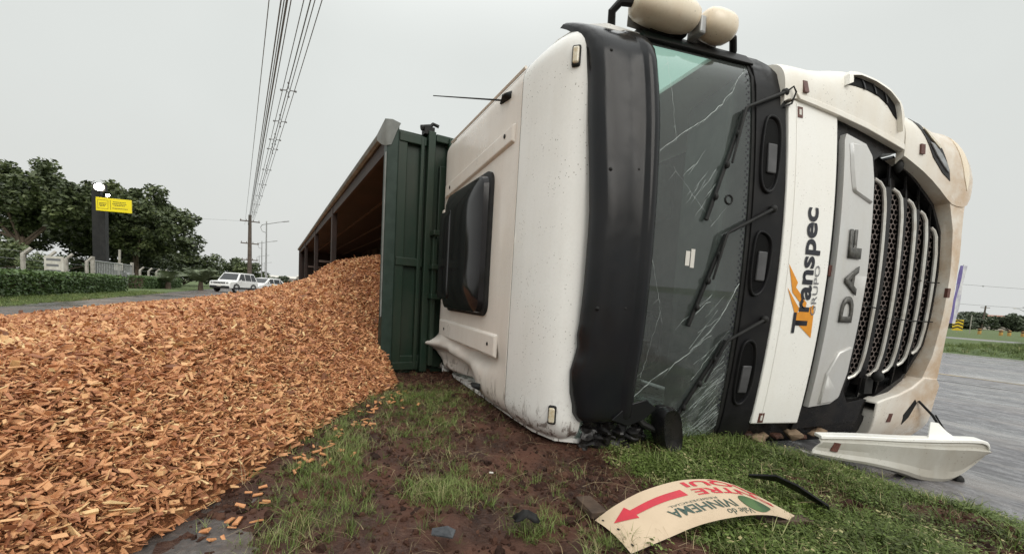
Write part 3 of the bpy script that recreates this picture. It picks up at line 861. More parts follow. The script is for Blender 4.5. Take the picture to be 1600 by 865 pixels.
# ---- black cowl with step recesses --------------------------------------
cow = fpoly('cowl_panel', [(1.19, -.04), (1.44, -.03), (1.43, .3), (1.45, 1.25), (1.425, 2.25), (1.40, 2.46), (1.36, 2.54), (1.30, 2.585), (1.19, 2.585)], M['black'], .022, .05, bevel=.014, seg=3)
handles = [[(1.258, 2.172), (1.35, 2.16), (1.384, 2.078), (1.359, 1.73), (1.296, 1.658), (1.222, 1.711), (1.226, 1.967)],
           [(1.245, 1.432), (1.33, 1.40), (1.359, 1.332), (1.339, 1.054), (1.25, .994), (1.205, 1.07), (1.210, 1.37)],
           [(1.268, .724), (1.34, .699), (1.367, .40), (1.315, .273), (1.25, .272), (1.22, .35), (1.213, .677)]]
def smooth_loop(P, k_=4):
    n = len(P); out_ = []
    for i in range(n):
        p0, p1, p2, p3 = (Vector(P[(i + j) % n]) for j in (-1, 0, 1, 2))
        for q in range(k_):
            f = q / k_; out_.append(tuple(.5 * ((2 * p1) + (p2 - p0) * f * .8 + (3 * (p2 - p1) - 1.6 * (p2 - p0) * .5 - .8 * (p3 - p1) * .5 + (p2 - p0) * 0) * f * f * 2 * .5 + (0 * p1) * f ** 3)) if False else tuple(p1.lerp(p2, f) * .6 + (p1.lerp(p2, f - .5 / k_) + p1.lerp(p2, min(1, f + .5 / k_))) * .2))
    for _ in range(4): out_ = [tuple((Vector(out_[i - 1]) + Vector(out_[i]) * 2 + Vector(out_[(i + 1) % len(out_)])) / 4) for i in range(len(out_))]
    return out_
for H_ in handles:
    H_ = smooth_loop(H_)
    cs = sum(p[0] for p in H_) / len(H_); cw = sum(p[1] for p in H_) / len(H_)
    # raised collar, flat plate with the recess shade as its colour, grab bar
    b = MB(); n = len(H_); rws = []
    for k_, off in ((1.10, .018), (1.06, .040), (.94, .040), (.80, .0)):
        rws.append([FP(cs + (p[0] - cs) * k_, cw + (p[1] - cw) * (1 + (k_ - 1) * .5), off + (.0)) for p in H_])
    b.grid(rws, True); o = b.build('step_recess_rim', M['black'], cow, smooth=True, angle=30, bevel=.004)
    fpoly('step_recess_shade', [(cs + (p[0] - cs) * .8, cw + (p[1] - cw) * .9) for p in H_], M['recess_shade'], .0245, .003, o, bevel=0)
    fpoly('grab_plate', [(cs - .028, cw - .13), (cs + .040, cw - .13), (cs + .045, cw + .06), (cs - .022, cw + .06)], M['plate'], .038, .016, o, bevel=.006)
# ---- wipers -------------------------------------------------------------
def wiper(piv, kn, tip, ext):
    P = lambda q, o_: Vector(FP(q[0], q[1], o_))
    b = MB(); b.tube([P(piv, .045), P(kn, .05)], [.012, .010], 8); b.tube([P(kn, .05), P((kn[0] - .02, kn[1] - .015), .05), P(((kn[0] + tip[0]) / 2 + .02, (kn[1] + tip[1]) / 2), .045)], [.010, .010, .007], 8)
    o = b.build('wiper_arm', M['rubber'], truck, smooth=True)
    st = Vector((tip[0] - kn[0], tip[1] - kn[1])); kn2 = (kn[0] + st.x * .02 + .0, kn[1] + st.y * .02)
    b = MB(); d = st.normalized(); nx_, nw = -d.y * .011, d.x * .011
    q = [P((kn2[0] - nx_, kn2[1] - nw), .012), P((kn2[0] + nx_, kn2[1] + nw), .012), P((tip[0] + nx_, tip[1] + nw), .012), P((tip[0] - nx_, tip[1] - nw), .012)]
    b.hexa(q + [p + Vector((0, -.022, 0)) for p in q]); b.build('wiper_blade', M['rubber'], o, bevel=.004)
    for f in (.22, .5, .78):
        b = MB(); b.ball(P((kn2[0] + st.x * f, kn2[1] + st.y * f), .036), (.016, .014, .022), 8, 5); b.build('blade_yoke', M['rubber'], o, smooth=True)
    b = MB(); b.ball(P(piv, .04), (.026, .024, .026), 12, 6); b.build('pivot_cap', M['rubber'], o, smooth=True)
wiper((1.40, 2.33), (1.10, 2.18), (.84, 1.45), 0)
wiper((1.33, 1.57), (1.0, 1.39), (.79, .79), 0)
wiper((1.36, .86), (1.10, .72), (.79, .14), 0)
b = MB(); b.tube([FP(1.40, 2.33, .05), FP(1.43, 2.36, .075), FP(1.455, 2.33, .07), FP(1.44, 2.26, .05), FP(1.40, 2.24, .03)], .006, 6); b.build('washer_hose', M['rubber'], truck, smooth=True)
# ---- white front panel with lettering -----------------------------------
fp = fpoly('front_panel', [(1.425, .13), (1.835, .125), (1.845, 1.2), (1.855, 2.28), (1.485, 2.30), (1.435, 2.27), (1.437, 1.2)], M['panel'], .035, .05, bevel=.008, seg=3)
b = MB(); b.tube([FP(1.50, w, .036) for w in np.linspace(.15, 2.28, 30)], .0035, 6); b.build('panel_crease', M['panel'], fp, smooth=True)

def lettering(name, body, size, s0, w0, mt, off, parent, bold=0, sx=1, spacing=1, width=None, height=None, drift=0.0, sm=1.0):
    """text along +w (bottom to top), letter tops towards -s"""
    bm, x0, x1, y0, y1 = text_mesh(body, size, bold, sx, spacing)
    bisect_grid(bm, 0, .08)
    for v in bm.verts:
        x, y = v.co.x - x0, v.co.y
        if width: x *= width / (x1 - x0)
        if height: y *= height / (y1 - y0)
        s = s0 - y + drift * x; w = w0 + x
        v.co = Vector(FP(s, w, off))
    return bm_obj(bm, name, mt, parent)
LB = .0375
def flat(name, poly, mt, off, parent):
    bm = bmesh.new(); f = bm.faces.new([bm.verts.new((s, 0, w)) for s, w in poly]); f.normal_update(); bmesh.ops.triangulate(bm, faces=[f]); bisect_grid(bm, 2, .05)
    for v in bm.verts: v.co = Vector(FP(v.co.x, v.co.z, off))
    return bm_obj(bm, name, mt, parent)
flat('bolt_emblem', [(1.504, 1.233), (1.596, 1.117), (1.585, 1.085), (1.694, .986), (1.690, .94), (1.560, 1.050), (1.556, 1.063)], M['orange'], LB, fp)
flat('bolt_emblem', [(1.514, 1.080), (1.600, .985), (1.634, .950), (1.628, .917), (1.760, .975), (1.770, .885), (1.778, .749), (1.650, .835), (1.616, .850), (1.610, .90)], M['orange'], LB, fp)
lettering('company_name', 'Transpec', .17, 1.720, .778, M['ink'], LB + .002, fp, bold=.0045, width=.84, drift=-.020)
lettering('company_name', 'GRUPO', .06, 1.775, .905, M['ink_grey'], LB + .003, fp, width=.335, drift=-.022)
for s, w in ((1.525, 2.224), (1.495, .175)):
    o = fpoly('reflector', [(s - .022, w - .035), (s + .022, w - .035), (s + .022, w + .035), (s - .022, w + .035)], M['reflect_red'], .039, .006, fp, bevel=0)
    fpoly('reflector_core', [(s - .008, w - .018), (s + .010, w - .018), (s + .010, w + .018), (s - .008, w + .018)], M['reflect_white'], .0405, .003, o, bevel=0)
# ---- grille -------------------------------------------------------------
back = fpoly('grille_back', [(1.84, .10), (2.55, .20), (2.9, .55), (3.02, .9), (3.02, 1.6), (2.9, 1.85), (2.6, 2.05), (1.84, 2.33)], M['rubber'], -.10, .06, bevel=0)
fpoly('badge_surround', [(1.85, .06), (2.45, .12), (2.47, .30), (2.30, .27), (2.235, .36), (2.245, 1.2), (2.235, 2.02), (2.32, 2.08), (2.46, 2.105), (2.36, 2.15), (1.868, 2.275)], M['fin'], .005, .10, bevel=.006)
bd = fpoly('badge_panel', [(1.885, .25), (2.075, .275), (2.14, .32), (2.17, .53), (2.19, 1.2), (2.18, 1.86), (2.155, 2.03), (2.10, 2.10), (1.92, 2.145), (1.905, 2.1)], M['silver'], .045, .09, bevel=.008, seg=3)
fpoly('badge_facet', [(1.945, 2.09), (1.96, 1.90), (1.985, 1.76), (2.165, 1.69), (2.168, 1.86), (2.145, 2.02), (2.09, 2.085)], M['silver'], .062, .03, bd, bevel=.014, seg=1)
fpoly('badge_facet', [(2.15, .70), (2.035, .655), (1.965, .50), (1.96, .275), (2.065, .29), (2.125, .33), (2.153, .52)], M['silver'], .062, .03, bd, bevel=.014, seg=1)
for ch, wa, wb in (('D', .868, 1.052), ('A', 1.060, 1.262), ('F', 1.310, 1.506)):
    bm, x0, x1, y0, y1 = text_mesh(ch, .13, .004)
    bisect_grid(bm, 0, .03)
    for v in bm.verts:
        v.co = Vector(FP(2.095 - (v.co.y - y0) / (y1 - y0) * .112, wa + (v.co.x - x0) / (x1 - x0) * (wb - wa), .050))
    r = bmesh.ops.extrude_face_region(bm, geom=bm.faces[:], use_keep_orig=True)
    for v in r['geom']:
        if isinstance(v, bmesh.types.BMVert): v.co.y -= .007
    bm_obj(bm, 'badge_letter', M['daf'], bd)
o = fpoly('reflector', [(1.872, 1.18), (1.898, 1.18), (1.898, 1.255), (1.872, 1.255)], M['reflect_red'], .020, .02, truck, bevel=.002)
# slats
slats = [(2.40, 1.90, .46, .085), (2.575, 1.85, .48, .072), (2.715, 1.79, .51, .060), (2.845, 1.72, .57, .052), (2.965, 1.61, .665, .042)]
def hexmesh(s0, s1, w0, w1, off, c=.030):
    b = MB(); th = .0035; dw = c * 1.5; dh = c * sqrt(3)
    n1 = int((w1 - w0) / dw) + 2; n2 = int((s1 - s0) / dh) + 2
    done = set()
    for i in range(n1):
        for j in range(-1, n2):
            cw = w0 + i * dw; cs_ = s0 + j * dh + (dh / 2 if i % 2 else 0)
            P = [(cs_ + c * sin(pi / 3 * k_), cw + c * cos(pi / 3 * k_)) for k_ in range(6)]
            for k_ in range(6):
                a, e_ = P[k_], P[(k_ + 1) % 6]
                key = (round((a[0] + e_[0]) * 500), round((a[1] + e_[1]) * 500))
                if key in done: continue
                done.add(key)
                mx, mw = (a[0] + e_[0]) / 2, (a[1] + e_[1]) / 2
                if not (s0 <= mx <= s1 and w0 <= mw <= w1): continue
                dx, dw_ = e_[0] - a[0], e_[1] - a[1]; L = math.hypot(dx, dw_); nx_, nw = -dw_ / L * th, dx / L * th
                q = [FP(a[0] - nx_, a[1] - nw, off), FP(a[0] + nx_, a[1] + nw, off), FP(e_[0] + nx_, e_[1] + nw, off), FP(e_[0] - nx_, e_[1] - nw, off)]
                b.add(q + [(x, y + .008, z) for x, y, z in q], [(0, 1, 2, 3), (0, 4, 5, 1), (2, 6, 7, 3)])
    return b
for i, (s, w1, w0, wd) in enumerate(slats):
    prv = slats[i - 1][0] + .02 if i else 2.245
    g_ = s - (slats[i - 1][0] if i else 2.22); fa = (slats[i - 1][0] if i else 2.225) + .016; fb = fa + g_ * .36
    blk = fpoly('grille_slat', [(fa, w0 - .08), (fb - .015, w0 - .08), (fb, w0 + .03), (fb, w1 - .03), (fb - .015, w1 + .08), (fa, w1 + .08)], M['fin'], -.034, .07, bevel=.006)
    b = MB()
    path = [FP(s - wd, w0 - .012, -.046), FP(s - wd * .45, w0 + .012, -.038), FP(s - wd * .1, w0 + .055, -.032), FP(s, w0 + .15, -.028)] + [FP(s + .006 * sin(pi * f), w0 + .15 + (w1 - w0 - .3) * f, -.026) for f in np.linspace(.05, .95, 12)] + [FP(s, w1 - .15, -.028), FP(s - wd * .1, w1 - .055, -.032), FP(s - wd * .45, w1 - .012, -.038), FP(s - wd, w1 + .012, -.046)]
    b.tube(path, .0135, 8); b.build('chrome_trim', M['chrome'], blk, smooth=True)
    hm = hexmesh(fb - .004, s - .004, w0 + .02, w1 - .02, -.050, .0235).build('wire_mesh', M['mesh'], blk, fix=False)
    for wa, wb in ((w0 - .02, w0 - .17), (w1 + .02, w1 + .17)):   # angled blade closing the end of each slat
        b = MB(); q = [FP(fa, wa, -.016), FP(s + .004, wa, -.075), FP(s + .004, wb, -.09), FP(fa, wb, -.012)]
        q2 = [(x + .004, y + .02, z) for x, y, z in q]
        b.hexa(q2 + q if wb > wa else q2[::-1] + q[::-1]); b.build('slat_end', M['fin'], blk, bevel=.003)
for w, s0, s1 in ((1.22, 2.80, 3.02), (.92, 2.55, 3.02), (1.0, 2.30, 2.5)):
    b = MB(); b.tube([FP(s0, w, -.025), FP((s0 + s1) / 2, w - .012, -.012), FP(s1, w - .01, -.01)], .004, 5); b.build('loose_wire', M['rubber'], truck)
fpoly('grille_edge', [(2.50, .20), (2.62, .24), (2.87, .44), (3.01, .72), (3.035, 1.0), (3.04, 1.28), (3.01, 1.60), (2.91, 1.80), (2.70, 1.97), (2.48, 2.10), (2.47, 2.08), (2.69, 1.95), (2.895, 1.78), (2.99, 1.58), (3.018, 1.28), (3.013, 1.0), (2.988, .73), (2.85, .46), (2.60, .30), (2.48, .26)], M['fin'], -.03, .11, bevel=.004)
# ---- white corner above the grille (upper door side) --------------------
def csurf(cols, off, lift=0):
    ss = [c[0] for c in cols]
    def fn(s, w):
        wl0, wt, bk = (float(np.interp(s, ss, [c[i] for c in cols])) for i in (1, 2, 3))
        f = 2 / pi * math.asin(max(0, min(1, (w - wl0) / (wt - wl0))) ** (1 / .9))
        return -.078 * s - .10 * (1 - ((wl0 - 1.25) / 1.25) ** 2) - off + bk * (1 - sqrt(max(0, 1 - f ** 2.6))) + .03 * f * f - lift
    return fn
def corner_surface(name, scol, off, mt, parent=truck, **kw):
    """columns of (s, w_low, w_top, roll) -> skin that bends back over the cab edge"""
    rows = []
    for (s, wl0, wt, bk) in scol:
        row = []
        for i in range(15):
            f = i / 14; ww = wl0 + (wt - wl0) * sin(min(1, f * 1.0) * pi / 2) ** .9
            back_ = bk * (1 - sqrt(max(0, 1 - f ** 2.6)))
            row.append((s, -.078 * s - .10 * (1 - ((wl0 - 1.25) / 1.25) ** 2) - off + back_ + .03 * f * f, ww))
        rows.append(row)
    b = MB(); b.grid(rows)
    lo = [(r[0][0], r[0][1] + .12, r[0][2] - .004) for r in rows]; b.grid([lo, [r[0] for r in rows]])
    b.grid([rows[0], [(x - .004, y + .05, z - .05) for x, y, z in rows[0]]]); b.grid([rows[-1], [(x + .004, y + .04, z - .05) for x, y, z in rows[-1]]])
    return b.build(name, mt, parent, smooth=True, angle=40)
CU = [(1.385, 2.27, 2.575, .42), (1.42, 2.29, 2.585, .42), (1.50, 2.308, 2.588, .42), (1.64, 2.287, 2.588, .40), (1.74, 2.27, 2.60, .38), (1.85, 2.255, 2.622, .36), (1.96, 2.237, 2.638, .34), (2.08, 2.212, 2.635, .32), (2.2, 2.182, 2.615, .30), (2.30, 2.155, 2.58, .28), (2.38, 2.135, 2.52, .26), (2.43, 2.122, 2.45, .24), (2.455, 2.118, 2.40, .22)]
cu = corner_surface('corner_deflector', CU, .045, M['mudwhite'])
# lower bevel ledge of the deflector
fpoly('deflector_ledge', [(1.50, 2.30), (1.645, 2.278), (1.845, 2.248), (2.09, 2.203), (2.346, 2.136), (2.45, 2.108), (2.452, 2.15), (2.35, 2.178), (2.09, 2.245), (1.845, 2.288), (1.645, 2.318), (1.48, 2.335)], M['mudwhite'], .058, .04, cu, bevel=.012, seg=2)
# air vent: raised lip, opening's shade put in as a near-black plate
vent = [(1.92, 2.475), (1.94, 2.535), (2.028, 2.555), (2.155, 2.535), (2.275, 2.488), (2.353, 2.415), (2.363, 2.31), (2.329, 2.335), (2.275, 2.395), (2.195, 2.442), (2.094, 2.467), (1.985, 2.477)]
TV = csurf(CU, .045)
vt = fpoly('vent_shade_plate', vent, M['recess_shade'], .004, .05, cu, bevel=0, step=.04, tfun=TV)
brow = [(1.885, 2.46), (1.91, 2.54), (1.94, 2.572), (2.03, 2.592), (2.165, 2.572), (2.29, 2.52), (2.38, 2.435), (2.392, 2.32), (2.38, 2.22), (2.365, 2.31), (2.355, 2.417), (2.277, 2.49), (2.155, 2.538), (2.028, 2.558), (1.943, 2.538), (1.923, 2.478)]
fpoly('vent_brow', brow, M['mudwhite'], .034, .05, cu, bevel=.008, step=.03, tfun=TV)
for s, w in ((2.055, 2.468), (2.155, 2.452), (2.255, 2.405)):
    fpoly('vent_vane', [(s, w), (s + .012, w), (s + .006, w + .075), (s - .006, w + .075)], M['fin'], .012, .01, vt, bevel=0, step=.05, tfun=TV)
s, w = 1.55, 2.40
fpoly('reflector', [(s - .018, w - .05), (s + .018, w - .05), (s + .018, w + .03), (s - .018, w + .03)], M['reflect_red'], .068, .03, cu, bevel=0)
# ---- bumper section beside the grille: headlamp, corner, bottom strip ----
HB = [(2.462, 2.075, 2.41, .30), (2.50, 2.06, 2.425, .34), (2.56, 2.035, 2.43, .38), (2.66, 1.99, 2.425, .42), (2.75, 1.94, 2.41, .46), (2.84, 1.88, 2.395, .50), (2.92, 1.82, 2.395, .52), (2.97, 1.79, 2.40, .54), (3.03, 1.78, 2.40, .54), (3.09, 1.78, 2.37, .52), (3.135, 1.80, 2.31, .46), (3.165, 1.85, 2.24, .38), (3.18, 1.90, 2.16, .3)]
hb = corner_surface('bumper_side', HB, .045, M['mudwhite'])
TH = csurf(HB, .045)
hl_ = [(2.565, 2.375), (2.641, 2.345), (2.717, 2.272), (2.836, 2.180), (2.905, 2.03), (2.920, 1.95), (2.836, 2.0), (2.734, 2.10), (2.676, 2.21), (2.62, 2.30)]
hd = fpoly('headlamp', hl_, M['fin'], .004, .03, hb, bevel=.003, step=.05, tfun=TH)
fpoly('headlamp_lens', [(2.70, 2.205), (2.76, 2.12), (2.84, 2.045), (2.893, 2.005), (2.878, 2.06), (2.82, 2.13), (2.74, 2.20)], M['lens'], .012, .015, hd, bevel=.004, step=.05, tfun=TH)
fpoly('indicator_lens', [(2.66, 2.300), (2.715, 2.235), (2.80, 2.170), (2.815, 2.185), (2.73, 2.258), (2.67, 2.315)], M['amber'], .012, .012, hd, bevel=.003, step=.05, tfun=TH)
fpoly('fog_recess', [(3.02, 2.30), (3.06, 2.285), (3.115, 2.176), (3.128, 2.016), (3.11, 1.90), (3.07, 2.0), (3.04, 2.14), (3.015, 2.25)], M['mirror'], .004, .03, hb, bevel=.003, step=.04, tfun=TH)
s, w = 2.62, 2.13
fpoly('reflector', [(s - .02, w - .025), (s + .02, w - .025), (s + .02, w + .045), (s - .02, w + .045)], M['reflect_red'], .012, .03, hb, bevel=0, tfun=TH)
st = fpoly('bumper_strip', [(2.95, 1.83), (3.02, 1.84), (3.13, 1.86), (3.115, 1.74), (3.11, 1.60), (3.115, 1.42), (3.11, 1.2), (3.115, 1.0), (3.11, .80), (3.12, .60), (3.13, .45), (2.95, .44), (3.01, .65), (3.03, .95), (3.035, 1.28), (3.01, 1.6)], M['mudwhite'], .04, .16, bevel=.02, seg=3)
fpoly('reflector', [(3.03, 1.10), (3.06, 1.10), (3.06, 1.17), (3.03, 1.17)], M['reflect_red'], .043, .02, st, bevel=0)
fpoly('undertray', [(3.07, .45), (3.13, .52), (3.145, .9), (3.145, 1.7), (3.10, 1.80), (3.06, 1.5)], M['rubber'], -.05, .25, bevel=.01)
bl = fpoly('bumper_corner', [(2.54, .28), (2.62, .31), (2.75, .345), (2.87, .40), (2.97, .48), (3.11, .47), (3.165, .41), (3.16, .29), (3.17, .10), (3.12, -.05), (2.59, -.02), (2.56, .12)], M['mudwhite'], .05, .12, bevel=.025, seg=3)
fpoly('fog_slot', [(2.872, .096), (2.851, .176), (2.929, .302), (2.958, .272), (2.915, .155)], M['rubber'], .0525, .006, bl, bevel=0)
fpoly('reflector', [(2.695, .12), (2.733, .12), (2.733, .19), (2.695, .19)], M['reflect_red'], .0535, .006, bl, bevel=0)
b = MB(); b.tube([FP(2.96, .29, .06), FP(3.06, .19, .11), FP(3.19, .06, .15), FP(3.25, -.04, .17)], .009, 7); b.tube([FP(3.08, .19, .12), FP(3.22, .05, .16), FP(3.28, -.03, .17)], .006, 6); b.build('torn_cable', M['rubber'], truck, smooth=True)
# bottom of the fascia against the ground
fpoly('lower_fascia', [(1.42, -.06), (2.62, -.06), (2.60, .13), (2.46, .20), (1.86, .11), (1.43, .11)], M['fin'], -.02, .10, bevel=.015)
fpoly('lower_fascia', [(2.2, -.02), (2.60, .0), (2.56, .28), (2.44, .31), (2.30, .25), (2.18, .16)], M['rubber'], -.035, .06, bevel=.02)
fr = random.Random(12)
for i in range(9):
    s0 = 1.46 + .085 * i + fr.uniform(-.02, .02); r = fr.uniform(.035, .075); c = Vector(FP(s0, .015 + fr.uniform(-.02, .03), .01 + fr.uniform(-.03, .03)))
    bm = bmesh.new()
    for k_ in range(26):
        d = Vector((fr.gauss(0, 1), fr.gauss(0, 1), fr.gauss(0, 1))).normalized() * fr.uniform(.7, 1.1); bm.verts.new(c + Vector((d.x * r * 1.3, d.y * r, d.z * r * .7)))
    h_ = bmesh.ops.convex_hull(bm, input=bm.verts[:]); bmesh.ops.delete(bm, geom=[g for g in h_['geom_interior'] if isinstance(g, bmesh.types.BMVert)], context='VERTS')
    bm_obj(bm, 'foam_chunk', M['foam'] if i % 3 else M['soil'], truck, bevel=.006, angle=20)
b = MB(); b.ball(FP(2.50, .48, .03), (.035, .04, .04), 12, 8); b.box(FP(2.44, .34, .01), tuple(Vector(FP(2.53, .46, .01)) + Vector((0, .06, 0)))); b.build('tow_coupling', M['rubber'], truck, smooth=True)
b = MB(); b.ball(FP(2.50, 2.02, -.01), (.03, .03, .05), 12, 8); b.build('tow_coupling', M['rubber'], truck, smooth=True)
# ---- chassis block and wheels behind the bumper -------------------------
b = MB(); b.box((1.5, .30, .12), (2.92, .62, 2.42)); b.box((1.98, .6, .35), (2.9, 2.4, 2.2)); b.box((2.30, 2.4, .75), (2.60, 4.4, .87)); b.box((2.30, 2.4, 1.68), (2.60, 4.4, 1.80))
b.build('chassis_frame', M['rubber'], truck, bevel=.01)
for w0 in (.10, 2.24):
    b = MB(); b.hexa([(1.5, .06, w0), (2.9, .02, w0), (2.9, .72, w0), (1.5, .8, w0), (1.5, .06, w0 + .20), (2.9, .02, w0 + .20), (2.9, .72, w0 + .20), (1.5, .8, w0 + .20)]); b.build('step_box', M['rubber'], truck, bevel=.02)
def wheel(t_, wc, s=2.92, r=.50, wd=.29, par=truck):
    b = MB(); rows = []
    for x, rr_ in ((-.5, .62), (-.5, .88), (-.42, .97), (-.2, 1), (.2, 1), (.42, .97), (.5, .88), (.5, .62)):
        rows.append([(s + r * rr_ * cos(2 * pi * j / 32), t_ + r * rr_ * sin(2 * pi * j / 32), wc + wd * x) for j in range(32)])
    b.grid(rows, True); o = b.build('tyre', M['tyre'], par, smooth=True)
    b = MB(); rows = []
    for x, rr_ in ((.42, .62), (.30, .58), (.1, .5), (.05, .3), (.3, .22), (.35, .0001)):
        rows.append([(s + r * rr_ * cos(2 * pi * j / 24), t_ + r * rr_ * sin(2 * pi * j / 24), wc + wd * x * (1 if wc > 1.2 else -1)) for j in range(24)])
    b.grid(rows, True); b.build('rim', M['rim'], o, smooth=True)
for wc in (.20, 2.36): wheel(1.32, wc)
for t_ in (3.7,):
    for wc in (.2, 2.36): wheel(t_, wc)
# ---- mirrors standing up on the upper door side --------------------------
def mirror_shell(c, ax, r0, L, nm='mirror_housing'):
    c = Vector(c); ax = Vector(ax).normalized(); side = Vector((0, 0, 1)); side = (side - ax * side.dot(ax)).normalized(); o3 = ax.cross(side)
    b = MB(); rows = []
    for f, k_ in ((-.5, .45), (-.47, .68), (-.38, .87), (-.2, .98), (0, 1), (.2, .98), (.36, .88), (.46, .70), (.5, .42)):
        row = []
        for j in range(20):
            a = 2 * pi * j / 20; ca, sa = cos(a), sin(a)
            ca = math.copysign(abs(ca) ** .8, ca); sa = math.copysign(abs(sa) ** .8, sa)
            row.append(tuple(c + ax * L * f + (side * ca * r0[0] + o3 * sa * r0[1]) * k_))
        rows.append(row)
    b.grid(rows, True); n = 20; b.add(rows[0], [tuple(range(n))]); b.add(rows[-1], [tuple(range(n))])
    o = b.build(nm, M['mirror'], truck, smooth=True, angle=70)
    b = MB(); b.add([tuple(c + o3 * -.95 * r0[1] * .0 + ax * L * .42 * x + side * r0[0] * .8 * y + o3 * r0[1] * 1.005 * (1 if o3.y > 0 else -1)) for x, y in ((-1, -1), (1, -1), (1, 1), (-1, 1))], [(0, 1, 2, 3)]); b.build('mirror_glass', M['lens'], o)
    return o
mirror_shell((.52, -.04, 2.665), (1, -.05, -.02), (.088, .11), .44)
mirror_shell((.90, -.06, 2.665), (1, -.05, -.06), (.085, .10), .23)
b = MB(); b.tube([(.22, .06, 2.55), (.20, .03, 2.62), (.235, .0, 2.665), (.32, -.02, 2.67), (.72, -.03, 2.66), (.98, -.05, 2.66), (1.06, -.04, 2.645), (1.11, .0, 2.60), (1.12, .03, 2.55)], .024, 10)
b.build('mirror_arm', M['black'], truck, smooth=True)
b = MB(); b.box((.742, -.10, 2.575), (.79, .02, 2.68)); b.build('mirror_clamp', M['steel'], truck, bevel=.012)
b = MB(); b.box((.46, -.02, 2.585), (.72, .03, 2.612)); b.build('mirror_base', M['rubber'], truck, bevel=.012)
# marker lamp on the mirror shell / broken kerb mirror hanging over the glass
b = MB(); rows = []
for y, k_ in ((-.20, .72), (-.215, .9), (-.18, 1.0), (-.10, .97), (-.06, .7)):
    row = []
    for j in range(24):
        a = 2 * pi * j / 24; ca, sa = cos(a), sin(a); ca = math.copysign(abs(ca) ** .72, ca); sa = math.copysign(abs(sa) ** .72, sa)
        x = .078 * ca * k_; z = .150 * sa * k_
        row.append((.70 + x + z * -.18, y - .02, .135 + z))
    rows.append(row)
b.grid(rows, True); b.add(rows[0], [tuple(range(24))]); b.add(rows[-1], [tuple(range(24))])
km = b.build('kerb_mirror', M['fin'], truck, smooth=True, angle=60)
b = MB(); b.tube([(.64, -.14, .12), (.57, -.10, .15), (.50, -.08, .22), (.46, -.06, .26)], .022, 8); b.build('kerb_mirror_stalk', M['rubber'], km, smooth=True)
# crumpled black trim and torn visor end at the ground
b = MB(); rows = []
for i in range(31):
    row = []
    for j in range(25):
        u, v = i / 30, j / 24
        s0 = .17 + .45 * u + .03 * mnoise.noise(Vector((v * 7, 3, u))); w0 = -.05 + .30 * v + .03 * mnoise.noise(Vector((u * 8, 9, v))) - .10 * v * u
        q = Vector((u * 4.2, v * 3.4, 5)); rg = abs(mnoise.noise(q)) * .11 + abs(mnoise.noise(q * 2.3)) * .045
        row.append((s0, TF(s0, .1) + .03 - rg, w0))
    rows.append(row)
b.grid(rows); o = b.build('crushed_trim', M['fin'], truck, smooth=True, angle=28); o.modifiers.new('solid', 'SOLIDIFY').thickness = .006
fpoly('torn_visor_flap', [(.30, .20), (.40, .30), (.52, .33), (.60, .27), (.52, .20), (.42, .16)], M['visor'], .10, .012, bevel=.004)

# ==================================================================== TRAILER
TR = empty('chip_trailer', (-1.389, 4.588, 0), YAW, 'overturned dark green wood chip trailer spilling its load towards the road', 'trailer')
TL, TW, TH_ = 18.3, 2.5, 2.62                  # length, depth (open top at x=0 to floor at x=TW), width standing up
b = MB(); b.box((.03, -.02, .0), (TW, .04, TH_ - .02)); b.build('bulkhead', M['green'], TR)
def post(x0, x1, z0, z1, d, mt='green', nm='bulkhead_post'):
    b = MB(); b.box((x0, -.02 - d, z0), (x1, -.021, z1)); return b.build(nm, M[mt], TR, bevel=.008)
b = MB(); b.box((-.06, -.10, -.02), (.06, .05, TH_)); b.build('corner_post', M['green_w'], TR, bevel=.012)
b = MB(); b.box((-.075, -.10, .62), (-.061, -.075, TH_ - .3)); b.build('pale_edge_strip', M['tarp'], TR, bevel=.004)
post(.06, .16, .05, TH_ - .04, .05)
post(.30, .34, .05, TH_ - .06, .07)
post(.37, .45, .02, TH_ + .01, .10)
post(.52, .64, .06, TH_ - .32, .06)
post(.60, .86, 2.0, TH_ - .02, .11)
post(.70, .76, .10, 2.0, .09)
post(.95, 1.02, .05, TH_ - .03, .12)
post(1.5, 1.6, .05, TH_ - .03, .10)
for z0 in (2.47, 1.18, .04):
    b = MB(); b.box((.07, -.085, z0), (.36, -.022, z0 + .09)); b.build('bulkhead_rail', M['green'], TR, bevel=.008)
b = MB(); b.box((.46, -.10, TH_ - .08), (2.4, -.022, TH_)); b.build('bulkhead_rail', M['green'], TR, bevel=.01)
b = MB(); b.box((.07, -.06, .10), (2.4, -.022, .20)); b.build('bulkhead_rail', M['green'], TR, bevel=.01)
for z0 in (1.52, 1.16, .84):                   # ladder rungs
    b = MB(); b.box((.42, -.26, z0), (1.05, -.20, z0 + .055)); o = b.build('ladder_rung', M['green'], TR, bevel=.008)
    for x in (.42, 1.0):
        b = MB(); b.box((x, -.20, z0 + .004), (x + .05, -.03, z0 + .05)); b.build('rung_bracket', M['green'], o)
for x in (.44, .62):
    b = MB(); b.box((x, -.20, .10), (x + .05, -.14, 1.5)); b.build('ladder_rail', M['green'], TR, bevel=.008)
b = MB(); b.box((.33, -.09, TH_ - .02), (.44, .02, TH_ + .06)); b.tube([(.36, -.04, TH_ + .03), (.44, -.02, TH_ + .12), (.50, -.04, TH_ + .10)], .02, 6); b.tube([(.30, -.05, TH_ + .04), (.40, -.05, TH_ + .07)], .03, 8)
b.build('tarp_crank', M['rubber'], TR, smooth=True)
b = MB(); b.tube([(.30, -.05, .0), (.30, -.07, -.06), (.33, -.10, -.12), (.30, -.10, -.13)], .012, 6); b.build('hanging_hook', M['green'], TR, smooth=True)
